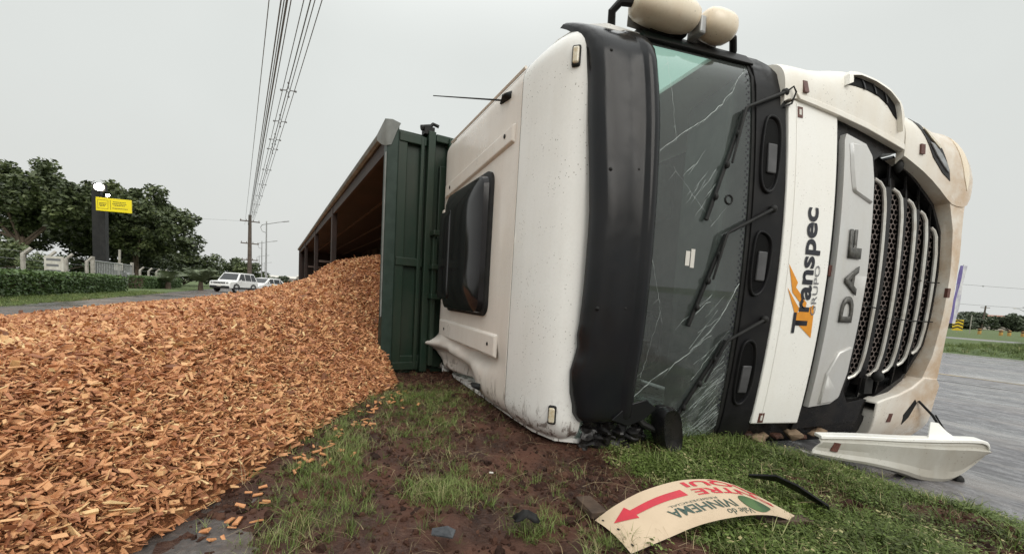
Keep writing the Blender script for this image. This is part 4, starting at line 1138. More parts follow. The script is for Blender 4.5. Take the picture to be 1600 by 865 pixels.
# upper side wall (a ceiling now), lower side wall, floor (a far wall), tailgate
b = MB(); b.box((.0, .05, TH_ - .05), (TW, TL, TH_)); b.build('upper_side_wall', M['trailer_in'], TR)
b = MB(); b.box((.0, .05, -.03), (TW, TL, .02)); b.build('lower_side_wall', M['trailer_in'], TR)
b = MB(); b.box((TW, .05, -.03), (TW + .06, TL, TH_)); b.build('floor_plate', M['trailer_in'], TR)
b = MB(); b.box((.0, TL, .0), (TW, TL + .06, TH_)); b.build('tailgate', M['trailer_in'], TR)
b = MB(); b.tube([(-.02, .0, TH_ - .0), (-.02, 6, TH_ + .01), (-.02, 12, TH_ - .005), (-.02, TL, TH_)], .05, 8); b.build('rolled_tarpaulin', M['tarp'], TR, smooth=True)
b = MB(); b.box((.005, .03, TH_ - .20), (.05, TL, TH_ - .05)); b.build('top_rail', M['trailer_in'], TR)
# tarp corner folded over the bulkhead edge
b = MB()
b.grid([[(-.09, -.105, 2.64), (-.02, -.125, 2.645), (.07, -.112, 2.63)], [(-.09, -.105, 2.52), (-.03, -.125, 2.53), (.03, -.112, 2.54)], [(-.075, -.103, 2.38), (-.045, -.112, 2.39), (-.02, -.104, 2.40)]])
b.grid([[(-.09, -.105, 2.64), (-.09, -.105, 2.52), (-.075, -.103, 2.38)], [(-.08, .35, 2.61), (-.085, .3, 2.54), (-.068, .12, 2.45)]])
b.build('tarpaulin_fold', M['tarp'], TR, smooth='all')
for z0 in (.55, 1.05, 1.55, 2.05):             # ribs along the floor, seen as pale lines
    b = MB(); b.box((TW - .035, .1, z0), (TW - .001, TL - .1, z0 + .04)); b.build('floor_rib', M['trailer_rib'], TR)
for x0 in (.7, 1.3, 1.9):
    b = MB(); b.box((x0, .1, TH_ - .075), (x0 + .04, TL - .1, TH_ - .052)); b.build('wall_rib', M['trailer_rib'], TR)
for y0 in (5.0, 9.2, 13.6, 17.2):              # hoops that tie the open top together
    b = MB(); b.box((-.01, y0, .02), (.09, y0 + .16, TH_ - .055)); b.build('cross_post', M['trailer_in'], TR, bevel=.01)
for y0 in np.arange(1.2, TL, 1.25):
    b = MB(); b.box((TW - .07, y0, .05), (TW - .036, y0 + .08, TH_ - .08)); b.build('floor_crossmember', M['trailer_in'], TR)
b = MB(); b.box((.1, 9.0, 1.62), (TW, 9.06, 1.68)); b.box((.1, 13.4, 1.62), (TW, 13.46, 1.68)); b.build('tie_bar', M['trailer_rib'], TR)
for y0 in (TL - 1.4, TL - 2.7, TL - 4.0):
    for zc in (.2, 2.40): wheel(y0, zc, TW + .62, .52, .30, TR)
b = MB(); b.box((TW + .06, .6, .8), (TW + .35, TL - .3, .92)); b.box((TW + .06, .6, 1.7), (TW + .35, TL - .3, 1.82)); b.build('chassis_beam', M['green'], TR)

# ==================================================================== WOOD CHIPS
def chip_h(o, a):
    """pile height; o = metres out from the trailer's open top, a = metres back from the bulkhead"""
    o = np.asarray(o, float); a = np.asarray(a, float)
    hin = np.interp(a, [-9, 0, 2, 4.5, 7, 10, 17.5, 18.5, 22, 26], [1.1, 1.46, 1.52, 1.47, 1.24, 1.04, .84, .76, .4, .0])
    Wd = np.interp(a, [-8, 0, 8, 15, 20, 26], [6.4, 6.1, 5.9, 5.2, 4.2, 2.5])
    lump = .075 * fbm(o + 30, a, .55, 4) + .05 * fbm(o, a + 50, 2.2, 3)
    f_ = np.clip(o, 0, None) / Wd
    pn = np.interp(f_, [0, .083, .227, .433, .75, 1.0], [1, .68, .48, .30, .075, -.02]); pf = np.interp(f_, [0, .09, .17, .28, .6, .85, 1.0], [1, .80, .70, .56, .24, .06, -.02])
    kf = sstep(7, 11, a)
    h = hin * (pn * (1 - kf) + pf * kf)
    ab = -.62 - 1.58 * np.maximum(o, 0) + .35 * fbm(o * 1, a * 0 + 3, .9, 3)
    capf = np.maximum(0, a - ab) * .40 * (1 - .2 * sstep(1, 4, o))
    capi = capf + np.maximum(0, -o) * 2.2 + 0
    cap_ = np.where(o < 0, capi, capf)
    capd = cap_ / (1 + (cap_ / np.maximum(h, .02)) ** 4) ** .25
    hh = np.where(cap_ > 0, np.minimum(h, capd), 0)
    hh = np.where((o < 0) & (a < .06), 0, hh)
    return hh + lump * np.clip(hh / .25, 0, 1) - .06 + .06 * np.clip(hh / .05, 0, 1)
N0, A0 = 1.064, 4.674
def OA(o, a): n = N0 - o; aa = A0 + a; return n * NX + aa * UX, n * NY + aa * UY
def pile_mesh():
    os_ = np.concatenate([np.arange(-2.44, 0, .12), np.arange(0, 7, .10)]); as_ = np.concatenate([np.arange(-9, 6, .10), np.arange(6, 26, .3)])
    O_, A_ = np.meshgrid(os_, as_); Hh = chip_h(O_, A_)
    X, Y = OA(O_, A_)
    V = np.stack([X, Y, Hh - .045], -1).reshape(-1, 3); w = len(os_); h = len(as_)
    i = np.arange((h - 1) * w).reshape(h - 1, w)[:, :-1].ravel()
    Fq = np.stack([i, i + w, i + w + 1, i + 1], -1)
    keep = (Hh.reshape(-1)[Fq].max(1) > -.012)
    o = np_mesh('chip_heap_core', V, Fq[keep], M['chipbed']); o.data.polygons.foreach_set('use_smooth', [True] * int(keep.sum()))
    return o
core = pile_mesh(); tag(core, 'solid body of the spilled orange wood chip heap beside the trailer', 'wood chips', kind='stuff')

def chip_shapes(k_=12):
    R_ = random.Random(3); out_ = []
    for i in range(k_):
        L = R_.uniform(.8, 1.3); Wd = R_.uniform(.20, .46); Tk = R_.uniform(.06, .13)
        if i % 4 == 3: L *= 1.2; Wd *= .45
        if i % 5 == 4: L *= .6
        sk = R_.uniform(-.25, .25)
        v = []
        for z in (-1, 1):
            for x, y in ((-1, -1), (1, -1), (1, 1), (-1, 1)):
                v.append((x * L / 2 * R_.uniform(.8, 1.05) + sk * y * .2, y * Wd / 2 * R_.uniform(.7, 1.1), z * Tk / 2 * R_.uniform(.3, 1.2) + .05 * x * R_.uniform(-1, 1)))
        me = bpy.data.meshes.new('chip_shape'); me.from_pydata(v, [], [(3, 2, 1, 0), (4, 5, 6, 7), (0, 1, 5, 4), (1, 2, 6, 5), (2, 3, 7, 6), (3, 0, 4, 7)])
        out_.append(me)
    return out_
chips = protoset('chip', chip_shapes(), M['chip'])
NC = 1500000
o_ = RNG.uniform(-2.4, 6.6, NC); a_ = np.where(RNG.random(NC) < .5, RNG.uniform(-5.5, 3, NC), RNG.uniform(-5.5, 25, NC))
dens0 = np.where(a_ < 3, .5 / 8.5 + .5 / 30.5, .5 / 30.5) * NC / 9.0
hh = chip_h(o_, a_); X, Y = OA(o_, a_)
dist = np.hypot(np.hypot(X, Y), .9 - hh)
inview = (Y > .55) & (X / np.maximum(Y, .01) > -1.62) & (X / np.maximum(Y, .01) < .2)
want = np.clip(12500 * (2.0 / np.maximum(dist, 1.2)) ** 1.0, 900, 13000)
keep = (hh > -.04) & inview & (RNG.random(NC) < want / dens0)
edge = hh < .01
keep &= ~(edge & (RNG.random(NC) < .55))
o_, a_, hh, X, Y, dist = (q[keep] for q in (o_, a_, hh, X, Y, dist))
n = len(X)
size = np.clip(RNG.lognormal(-3.53, .42, n), .010, .075) * np.clip((dist / 2.4) ** .44, .95, 2.3)
tone = np.clip(RNG.normal(.55, .22, n) + .30 * fbm(X, Y, .8, 3), 0, 1)
tone = np.where(RNG.random(n) < .13, tone * .3, tone)
rot = np.stack([RNG.normal(0, .62, n), RNG.normal(0, .5, n), RNG.uniform(0, 2 * pi, n)], -1)
pts = np.stack([X, Y, hh + RNG.normal(0, .012, n)], -1)
tag(scatter('wood_chip_heap', chips, pts, rot, size, tone, RNG.integers(0, 12, n), M['chip']),
    'big spilled heap of orange wood chips sloping out of the trailer onto the road', 'wood chips', kind='stuff')
print('chips', n)
# a few stray chips lying loose on the verge
M['chip_s'] = simple('stray_chip', (.55, .26, .11), .6, (.42, .17, .065), 30)
proto = None
R_ = random.Random(21)
for i in range(90):
    f = R_.random(); o1 = 1.6 * f * R_.uniform(.7, 1.0); a1 = -.62 - 1.58 * o1 - abs(R_.gauss(.08, .24)) - .03
    x, y = OA(o1 - .05, a1)
    if y < 1.25: continue
    z = float(zverge(N0 - o1 + .05, A0 + a1)) + .012
    if proto is None:
        b = MB(); b.hexa([(-.028, -.010, -.003), (.030, -.013, -.004), (.026, .012, -.003), (-.03, .009, -.002), (-.026, -.009, .004), (.028, -.012, .003), (.024, .011, .005), (-.028, .008, .003)])
        proto = b.build('stray_chip', M['chip_s']); c = proto
    else:
        c = proto.copy(); COL.objects.link(c)
    c.location = (x, y, z); c.rotation_euler = (R_.uniform(-.4, .4), R_.uniform(-.4, .4), R_.uniform(0, 6.28)); k_ = R_.uniform(.4, 1.0); c.scale = (k_, k_, k_)
    tag(c, 'single orange wood chip lying loose in the grass beyond the edge of the heap', 'wood chip', 'stray wood chips on the verge')

# ==================================================================== GRASS, SOIL CLODS
def blade(V, Fc, base, dir_, L, wd, lean, nseg=3):
    b0 = len(V); side = Vector((-dir_.y, dir_.x, 0))
    for i in range(nseg + 1):
        f = i / nseg; p = base + dir_ * (lean * L * f ** 1.6) + Vector((0, 0, L * (f - .45 * lean * f * f)))
        w_ = wd * (1 - f) ** .7
        if i < nseg: V.extend([p - side * w_, p + side * w_])
        else: V.append(p)
    for i in range(nseg - 1): Fc.append((b0 + 2 * i, b0 + 2 * i + 1, b0 + 2 * i + 3, b0 + 2 * i + 2))
    Fc.append((b0 + 2 * nseg - 2, b0 + 2 * nseg - 1, b0 + 2 * nseg))
def tuft(seed, nb, L0, L1, wd, spread, lean0, lean1, leaves=0):
    R_ = random.Random(seed); V, Fc = [], []
    for _ in range(nb):
        a = R_.uniform(0, 2 * pi); d = Vector((cos(a), sin(a), 0))
        blade(V, Fc, Vector((R_.gauss(0, spread), R_.gauss(0, spread), 0)), d, R_.uniform(L0, L1), wd * R_.uniform(.6, 1.2), R_.uniform(lean0, lean1))
    for _ in range(leaves):                     # small broad leaves
        a = R_.uniform(0, 2 * pi); c = Vector((R_.gauss(0, spread * 1.3), R_.gauss(0, spread * 1.3), R_.uniform(.015, .05)))
        d = Vector((cos(a), sin(a), R_.uniform(-.2, .5))); s_ = Vector((-d.y, d.x, R_.uniform(-.3, .3))); r = R_.uniform(.006, .013)
        b0 = len(V); V.extend([c, c + d * r + s_ * r * .6, c + d * r * 2, c + d * r - s_ * r * .6]); Fc.append((b0, b0 + 1, b0 + 2, b0 + 3))
    me = bpy.data.meshes.new('tuft'); me.from_pydata(V, [], Fc); return me
gset = protoset('grass', [tuft(1, 16, .04, .09, .0022, .022, .4, 1.1), tuft(2, 14, .05, .12, .0024, .025, .3, 1.0), tuft(3, 12, .03, .07, .0022, .03, .6, 1.3, 10), tuft(4, 8, .03, .06, .002, .03, .6, 1.2, 16), tuft(5, 18, .06, .15, .0026, .022, .3, 1.0)], M['grass'])
def gdens(x, y, n, a):
    """0..1 grass cover on the verge"""
    d = sstep(.62, 1.05, x + .15 * (y - 2.0) + .5 * fbm(x, y, 1.7, 3)) * np.clip(.72 + 1.9 * fbm(x + 3, y, 2.6, 3), .12, .95)
    d = np.where(x < .2, 0, d)
    strip_ = np.exp(-((n - (.16 + .42 * sstep(1.6, 4, a))) / .17) ** 2) * sstep(1.2, 1.7, a) * np.clip(.45 + 1.6 * fbm(x, y, 3.5, 2), 0, 1)
    d = np.maximum(d, strip_ * .58)
    for cx, cy, r, k_ in ((-.27, 1.93, .17, .6), (.14, 1.63, .09, .5), (-.62, 2.9, .30, .28), (-.80, 3.6, .45, .32), (.42, 1.50, .14, .3), (-.40, 2.4, .2, .16), (.30, 2.02, .14, .08)):
        d = np.maximum(d, k_ * np.exp(-((x - cx) ** 2 + (y - cy) ** 2) / (2 * (r * .7) ** 2)))
    d = np.maximum(d, .035 * (fbm(x + 4, y, 5, 3) > .02))
    d = np.maximum(d, np.where(a > 5, .6, 0))
    return np.clip(d, 0, 1)
n_ = RNG.uniform(-.25, 3.25, 60000); a_ = np.where(RNG.random(60000) < .85, RNG.uniform(.0, 4.5, 60000), RNG.uniform(-1.5, 14, 60000))
X = n_ * NX + a_ * UX; Y = n_ * NY + a_ * UY
tp = np.clip(gdens(X, Y, n_, a_), 0, 1)
keep = (RNG.random(60000) < tp * np.where(a_ < 4.5, 1, .5)) & (Y > .9) & (np.abs(X) / np.maximum(Y, .1) < 1.7)
# none inside the heap
keep &= chip_h(N0 - n_, a_ - A0) < .03
n_, a_, X, Y, tp = (q[keep] for q in (n_, a_, X, Y, tp)); n = len(X)
right = X > .5
idx = np.where(right, RNG.choice([0, 2, 3, 3, 2, 1], n), RNG.choice([0, 1, 4, 4], n))
tone = np.clip(RNG.normal(.42, .2, n) + .7 * fbm(X, Y, 2.6, 3) + np.where(right, -.02, .12), 0, .93)
tone = np.where(RNG.random(n) < .06, RNG.uniform(.93, 1, n), tone)
tag(scatter('verge_grass', gset, np.stack([X, Y, zverge(n_, a_) - .006], -1), np.stack([RNG.normal(0, .15, n), RNG.normal(0, .15, n), RNG.uniform(0, 6.28, n)], -1),
            RNG.uniform(.5, 1.1, n) * (.7 + .4 * tp) * np.where(right, 1, .74), tone, idx, M['grass']), 'short green grass and weeds growing on the torn-up verge', 'grass', kind='stuff')
print('tufts', n)
# dry stems and roots
dset = protoset('stem', [tuft(11, 3, .06, .13, .0012, .03, 1.2, 1.9), tuft(12, 4, .05, .10, .0013, .03, 1.0, 1.9), tuft(13, 2, .1, .18, .0012, .02, 1.4, 2.0)], M['drygrass'])
k_ = 2600; n_ = RNG.uniform(-.1, 3.0, k_); a_ = RNG.uniform(.6, 4.6, k_); X = n_ * NX + a_ * UX; Y = n_ * NY + a_ * UY
keep = (Y > 1.0) & (chip_h(N0 - n_, a_ - A0) < .0) & (RNG.random(k_) < .25 + 1.2 * (fbm(X, Y, 2.2, 3) + .1)); n_, a_, X, Y = (q[keep] for q in (n_, a_, X, Y)); n = len(X)
tag(scatter('dry_stems', dset, np.stack([X, Y, zverge(n_, a_) + .004], -1), np.stack([RNG.normal(0, .3, n), RNG.normal(0, .3, n), RNG.uniform(0, 6.28, n)], -1), RNG.uniform(.5, 1.1, n), RNG.random(n), RNG.integers(0, 3, n), M['drygrass']),
    'dry straw stems and torn roots strewn over the bare red soil', 'dry grass', kind='stuff')
def clod(seed):
    R_ = random.Random(seed); bm = bmesh.new(); bmesh.ops.create_icosphere(bm, subdivisions=2, radius=1)
    off = Vector((R_.random() * 50, R_.random() * 50, 0))
    for v in bm.verts: v.co *= 1 + .55 * mnoise.noise(v.co * 1.3 + off) + .3 * mnoise.noise(v.co * 3.1 + off)
    for v in bm.verts: v.co.z *= .7
    me = bpy.data.meshes.new('clod'); bm.to_mesh(me); bm.free(); return me
cset = protoset('clod', [clod(i) for i in range(6)], M['clod'])
k_ = 30000; n_ = RNG.uniform(-.3, 3.0, k_); a_ = RNG.uniform(.3, 5, k_); X = n_ * NX + a_ * UX; Y = n_ * NY + a_ * UY
keep = (Y > .95) & (chip_h(N0 - n_, a_ - A0) < .0) & (RNG.random(k_) < (1 - .75 * gdens(X, Y, n_, a_)) * (.35 + 2.2 * np.maximum(0, fbm(X, Y, 2.4, 3) + .12))); n_, a_, X, Y = (q[keep] for q in (n_, a_, X, Y)); n = len(X)
tag(scatter('soil_clods', cset, np.stack([X, Y, zverge(n_, a_)], -1), RNG.uniform(0, 6.28, (n, 3)), np.clip(RNG.lognormal(-5.15, .62, n), .002, .034), RNG.random(n), RNG.integers(0, 6, n), M['clod']),
    'dark red crumbs and clods of soil on the bare verge', 'soil', kind='stuff')
# rough turf on the median (seen 15 m away and more)
k_ = 9000; n_ = RNG.uniform(20.7, 37, k_); a_ = RNG.uniform(-12, 6, k_); X = n_ * NX + a_ * UX; Y = n_ * NY + a_ * UY
keep = (X / np.maximum(Y, .1) < 1.5) & (Y > 5); n_, a_, X, Y = (q[keep] for q in (n_, a_, X, Y)); n = len(X)
tag(scatter('median_grass', gset, np.stack([X, Y, zmed(n_, a_) - .01], -1), np.stack([np.zeros(n), np.zeros(n), RNG.uniform(0, 6.28, n)], -1), RNG.uniform(1.0, 2.2, n), np.clip(RNG.normal(.5, .2, n) + .8 * fbm(X, Y, .35, 3), 0, 1), RNG.choice([0, 1, 4], n), M['grass']),
    'mown grass on the median across the highway', 'grass', kind='stuff')
k_ = 5000; n_ = RNG.uniform(-7.0, -5.7, k_); a_ = RNG.uniform(4, 34, k_); X = n_ * NX + a_ * UX; Y = n_ * NY + a_ * UY; n = k_
tag(scatter('hedge_foot_grass', gset, np.stack([X, Y, zleft(n_, a_) - .01], -1), np.stack([np.zeros(n), np.zeros(n), RNG.uniform(0, 6.28, n)], -1), RNG.uniform(.8, 1.6, n), np.clip(RNG.normal(.55, .2, n), 0, 1), RNG.choice([0, 1, 2], n), M['grass']),
    'strip of grass between the clipped hedge and the wet access road', 'grass', kind='stuff')

# ==================================================================== DEBRIS ON THE VERGE
# fallen sign
near = [Vector(p) for p in ((.475, 1.45, .012), (.62, 1.525, .030), (.79, 1.595, .062), (.97, 1.645, .080), (1.12, 1.685, .070), (1.25, 1.735, .022))]
far = [Vector(p) for p in ((.385, 1.665, .015), (.475, 1.675, .085), (.60, 1.69, .150), (.775, 1.715, .190), (.99, 1.775, .155), (1.27, 1.77, .035))]
def cr(P, u):
    u = max(0, min(.99999, u)) * (len(P) - 1); i = int(u); f = u - i
    p0, p1, p2, p3 = P[max(0, i - 1)], P[i], P[i + 1], P[min(len(P) - 1, i + 2)]
    return .5 * ((2 * p1) + (p2 - p0) * f + (2 * p0 - 5 * p1 + 4 * p2 - p3) * f * f + (3 * p1 - p0 - 3 * p2 + p3) * f ** 3)
def SG(u, v, off=0):
    p = cr(near, u).lerp(cr(far, u), v); p += Vector((0, 0, .012 * sin(pi * v) * (1 - u)))
    if off:
        d = .01; a = cr(near, u + d).lerp(cr(far, u + d), v) - cr(near, u - d).lerp(cr(far, u - d), v); c = cr(far, u) - cr(near, u)
        nrm = a.cross(c).normalized(); p += nrm * off
    return p
sg = empty('fallen_sign', (.8, 1.65, .05), 0, 'bent cream sign board with a red arrow lying face up on the grass', 'sign')
MI = Matrix.Translation((-.8, -1.65, -.05))
b = MB(); nu, nv = 40, 10
top = [[tuple(MI @ SG(i / nu, j / nv, .0015)) for j in range(nv + 1)] for i in range(nu + 1)]
b.grid(top); b.build('sign_face', M['sign_cream'], sg, smooth='all')
b = MB(); b.grid([[tuple(MI @ SG(i / nu, j / nv, -.0015)) for j in range(nv + 1)] for i in range(nu + 1)])
for e_ in (0, nv): b.grid([[tuple(MI @ SG(i / nu, e_ / nv, .0014)) for i in range(nu + 1)], [tuple(MI @ SG(i / nu, e_ / nv, -.0015)) for i in range(nu + 1)]])
for e_ in (0, nu): b.grid([[tuple(MI @ SG(e_ / nu, j / nv, .0014)) for j in range(nv + 1)], [tuple(MI @ SG(e_ / nu, j / nv, -.0015)) for j in range(nv + 1)]])
b.build('sign_back', M['sign_back'], sg)
def sprint(name, bm, mt, fu):
    bisect_grid(bm, 0, .025); bisect_grid(bm, 1, .05)
    for v in bm.verts:
        u, w = fu(v.co.x, v.co.y); v.co = MI @ SG(u, w, .0035)
    return bm_obj(bm, name, mt, sg, fix=False)
def stext(body, u_left, u_right, v_top, v_bot, mt, bold=0, shear=0, name='sign_lettering'):
    """reads from the far side: text runs towards smaller u, letter tops towards smaller v"""
    bm, x0, x1, y0, y1 = text_mesh(body, .2, bold, 1, 1, shear)
    for v in bm.verts: v.co.x = (v.co.x - x0) / (x1 - x0); v.co.y = (v.co.y - y0) / (y1 - y0)
    return sprint(name, bm, mt, lambda x, y: (u_left + (u_right - u_left) * x, v_bot + (v_top - v_bot) * y))
def spoly(poly, mt, name):
    bm = bmesh.new(); f = bm.faces.new([bm.verts.new((u, v, 0)) for u, v in poly]); f.normal_update(); bmesh.ops.triangulate(bm, faces=[f])
    return sprint(name, bm, mt, lambda x, y: (x, y))
spoly([(.075, .66), (.20, .52), (.205, .60), (.50, .62), (.50, .78), (.205, .74), (.20, .86)], M['sign_red'], 'arrow')
stext('ENTRE', .90, .54, .58, .74, M['sign_red'], .004)
stext('AQUI', .88, .54, .80, .97, M['sign_red'], .004)
stext('IVINHEMA', .655, .33, .23, .42, M['sign_green'], .003)
stext('RESIDENCIAL', .60, .36, .45, .495, M['sign_green'])
stext('Vale do', .70, .565, .05, .19, M['sign_green'], 0, .35)
def leafpts(cu_, cv_, ru, rv, n=28): return [(cu_ + ru * cos(2 * pi * i / n), cv_ + rv * sin(2 * pi * i / n) * (1 - .35 * cos(2 * pi * i / n))) for i in range(n)]
spoly(leafpts(.775, .30, .075, .22), M['sign_leaf'], 'leaf_emblem')
for u, v in ((.045, .86), (.05, .12), (.06, .5)):
    b = MB(); b.add([tuple(MI @ SG(u + .007 * cos(2 * pi * j / 10), v + .03 * sin(2 * pi * j / 10), .0035)) for j in range(10)], [tuple(range(10))]); b.build('screw_hole', M['rubber'], sg)
b = MB(); q = [Vector(p) - Vector((.8, 1.65, .05)) for p in ((.33, 1.84, .0), (.40, 1.86, .0), (.44, 1.68, .02), (.37, 1.67, .015))]; b.hexa(q + [p + Vector((0, 0, .03)) for p in q]); b.build('sign_post', M['darkwood'], sg, bevel=.004)
b = MB(); q = [Vector(p) - Vector((.8, 1.65, .05)) for p in ((1.08, 1.735, .02), (1.10, 1.69, .02), (1.34, 1.74, .01), (1.32, 1.79, .01))]; b.hexa(q + [p + Vector((0, 0, .022)) for p in q]); b.build('sign_post', M['darkwood'], sg, bevel=.004)

def ribbon(name, path, wd, th, mt, label, cat, tilt=.3):
    b = MB(); P = [Vector(p) for p in path]; rows = []
    for i, p in enumerate(P):
        d = (P[min(i + 1, len(P) - 1)] - P[max(i - 1, 0)]).normalized(); s_ = d.cross(Vector((tilt, 0, 1))).normalized(); nr = s_.cross(d)
        w_ = wd[i] if isinstance(wd, (list, tuple)) else wd
        rows.append([tuple(p + s_ * w_ + nr * th), tuple(p + s_ * w_ - nr * th), tuple(p - s_ * w_ - nr * th), tuple(p - s_ * w_ + nr * th)])
    b.grid(rows, True); b.add(rows[0], [(0, 1, 2, 3)]); b.add(rows[-1], [(3, 2, 1, 0)])
    o = b.build(name, mt, bevel=.002); tag(o, label, cat); return o
ribbon('trim_fragment', [(1.25, 2.10, .07), (1.36, 2.05, .085), (1.42, 1.97, .07), (1.49, 1.86, .035)], [.034, .046, .048, .030], .005, M['black'], 'bent black plastic trim strip lying in the grass right of the fallen sign', 'debris', 1.1)
b = MB(); b.grid([[(.05 + .10 * i / 6 + .008 * sin(j), 1.60 + .05 * j / 4, .02 + .045 * sin(pi * i / 6) * sin(pi * (j + .7) / 5.5) + .006 * cos(i * 2 + j)) for i in range(7)] for j in range(5)])
o = b.build('plastic_shard', M['rubber'], smooth=True, angle=30); sd_ = o.modifiers.new('solid', 'SOLIDIFY'); sd_.thickness = .004
tag(o, 'curled black plastic shard on the bare soil left of the fallen sign', 'debris')
b = MB(); b.add([(-.25, 1.47, .03), (-.17, 1.46, .028), (-.165, 1.50, .035), (-.20, 1.53, .032), (-.255, 1.51, .03)], [(0, 1, 2, 3, 4)]); o = b.build('lens_fragment', M['greyplastic']); o.modifiers.new('solid', 'SOLIDIFY').thickness = .005
tag(o, 'flat grey broken lens fragment pressed into the soil at the bottom edge', 'debris')
b = MB(); b.box((0, 0, 0), (.022, .009, .007)); o = b.build('white_fragment', M['reflect_white'], bevel=.002); o.location = (-.07, 2.03, .03); o.rotation_euler = (0, .2, .5)
tag(o, 'tiny white plastic fragment on bare soil below the cab', 'debris')

# torn-off bumper end on the edge of the grass
bp = empty('torn_bumper_panel', (2.75, 2.75, 0), 0, 'torn off white lower bumper panel lying between the grass edge and the wet highway', 'bumper')
BO = Vector((2.75, 2.75, 0))
topL = [Vector(p) for p in ((1.98, 2.62, .135), (2.22, 2.62, .145), (2.46, 2.61, .150), (2.71, 2.60, .161), (2.95, 2.58, .176), (3.00, 2.58, .135))]
botL = [Vector(p) for p in ((1.90, 2.60, .04), (2.11, 2.59, .010), (2.27, 2.59, -.01), (2.47, 2.59, -.05), (2.64, 2.61, -.10), (2.82, 2.62, -.085), (2.99, 2.60, .105))]
rows = []
for i in range(41):
    u = i / 40; a, c = cr(topL, u), cr(botL, u); row = []
    for f, dy in ((0, 0), (.10, -.004), (.16, -.030), (.30, -.024), (.5, -.014), (.7, -.012), (.86, -.022), (.93, -.016), (1, .03), (1.0, .09)):
        row.append(tuple(a.lerp(c, f) + Vector((0, dy, 0)) - BO))
    rows.append(row)
b = MB(); b.grid(rows)
b = MB(); b.grid(rows); M['dusty'] = dirty_paint('dusty_white_plastic', (.43, .42, .375), (.33, .30, .245), .8, .8)
o = b.build('bumper_skin', M['dusty'], bp, smooth=True, angle=14); sd_ = o.modifiers.new('solid', 'SOLIDIFY'); sd_.thickness = .006; sd_.offset = 1
b = MB(); rows = [[tuple(cr(topL, i / 20) - BO + Vector(q)) for q in ((0, -.018, .0), (0, -.018, .022), (0, .045, .026), (0, .05, .004))] for i in range(21)]
b.grid(rows, True); b.add(rows[0], [(0, 1, 2, 3)]); b.add(rows[-1], [(3, 2, 1, 0)]); b.build('bumper_flange', M['panel'], bp, smooth=True, angle=30, bevel=.004)
b = MB(); q = [Vector(p) - BO for p in ((2.66, 2.62, .165), (2.86, 2.62, .17), (2.79, 2.64, .22), (2.74, 2.65, .27), (2.69, 2.65, .275))]; b.add(q, [(0, 1, 2, 3, 4)]); o = b.build('torn_bracket', M['panel'], bp); o.modifiers.new('solid', 'SOLIDIFY').thickness = .008
b = MB(); b.hexa([(-.72, -.172, .07), (-.68, -.175, .065), (-.68, -.15, .065), (-.72, -.15, .07), (-.70, -.172, .125), (-.66, -.172, .12), (-.66, -.15, .12), (-.70, -.15, .125)]); b.build('reflector', M['reflect_red'], bp)
b = MB(); b.ball((.15, -.12, -.085), (.035, .03, .035), 8, 6); b.build('bumper_plug', M['rubber'], bp, smooth=True)

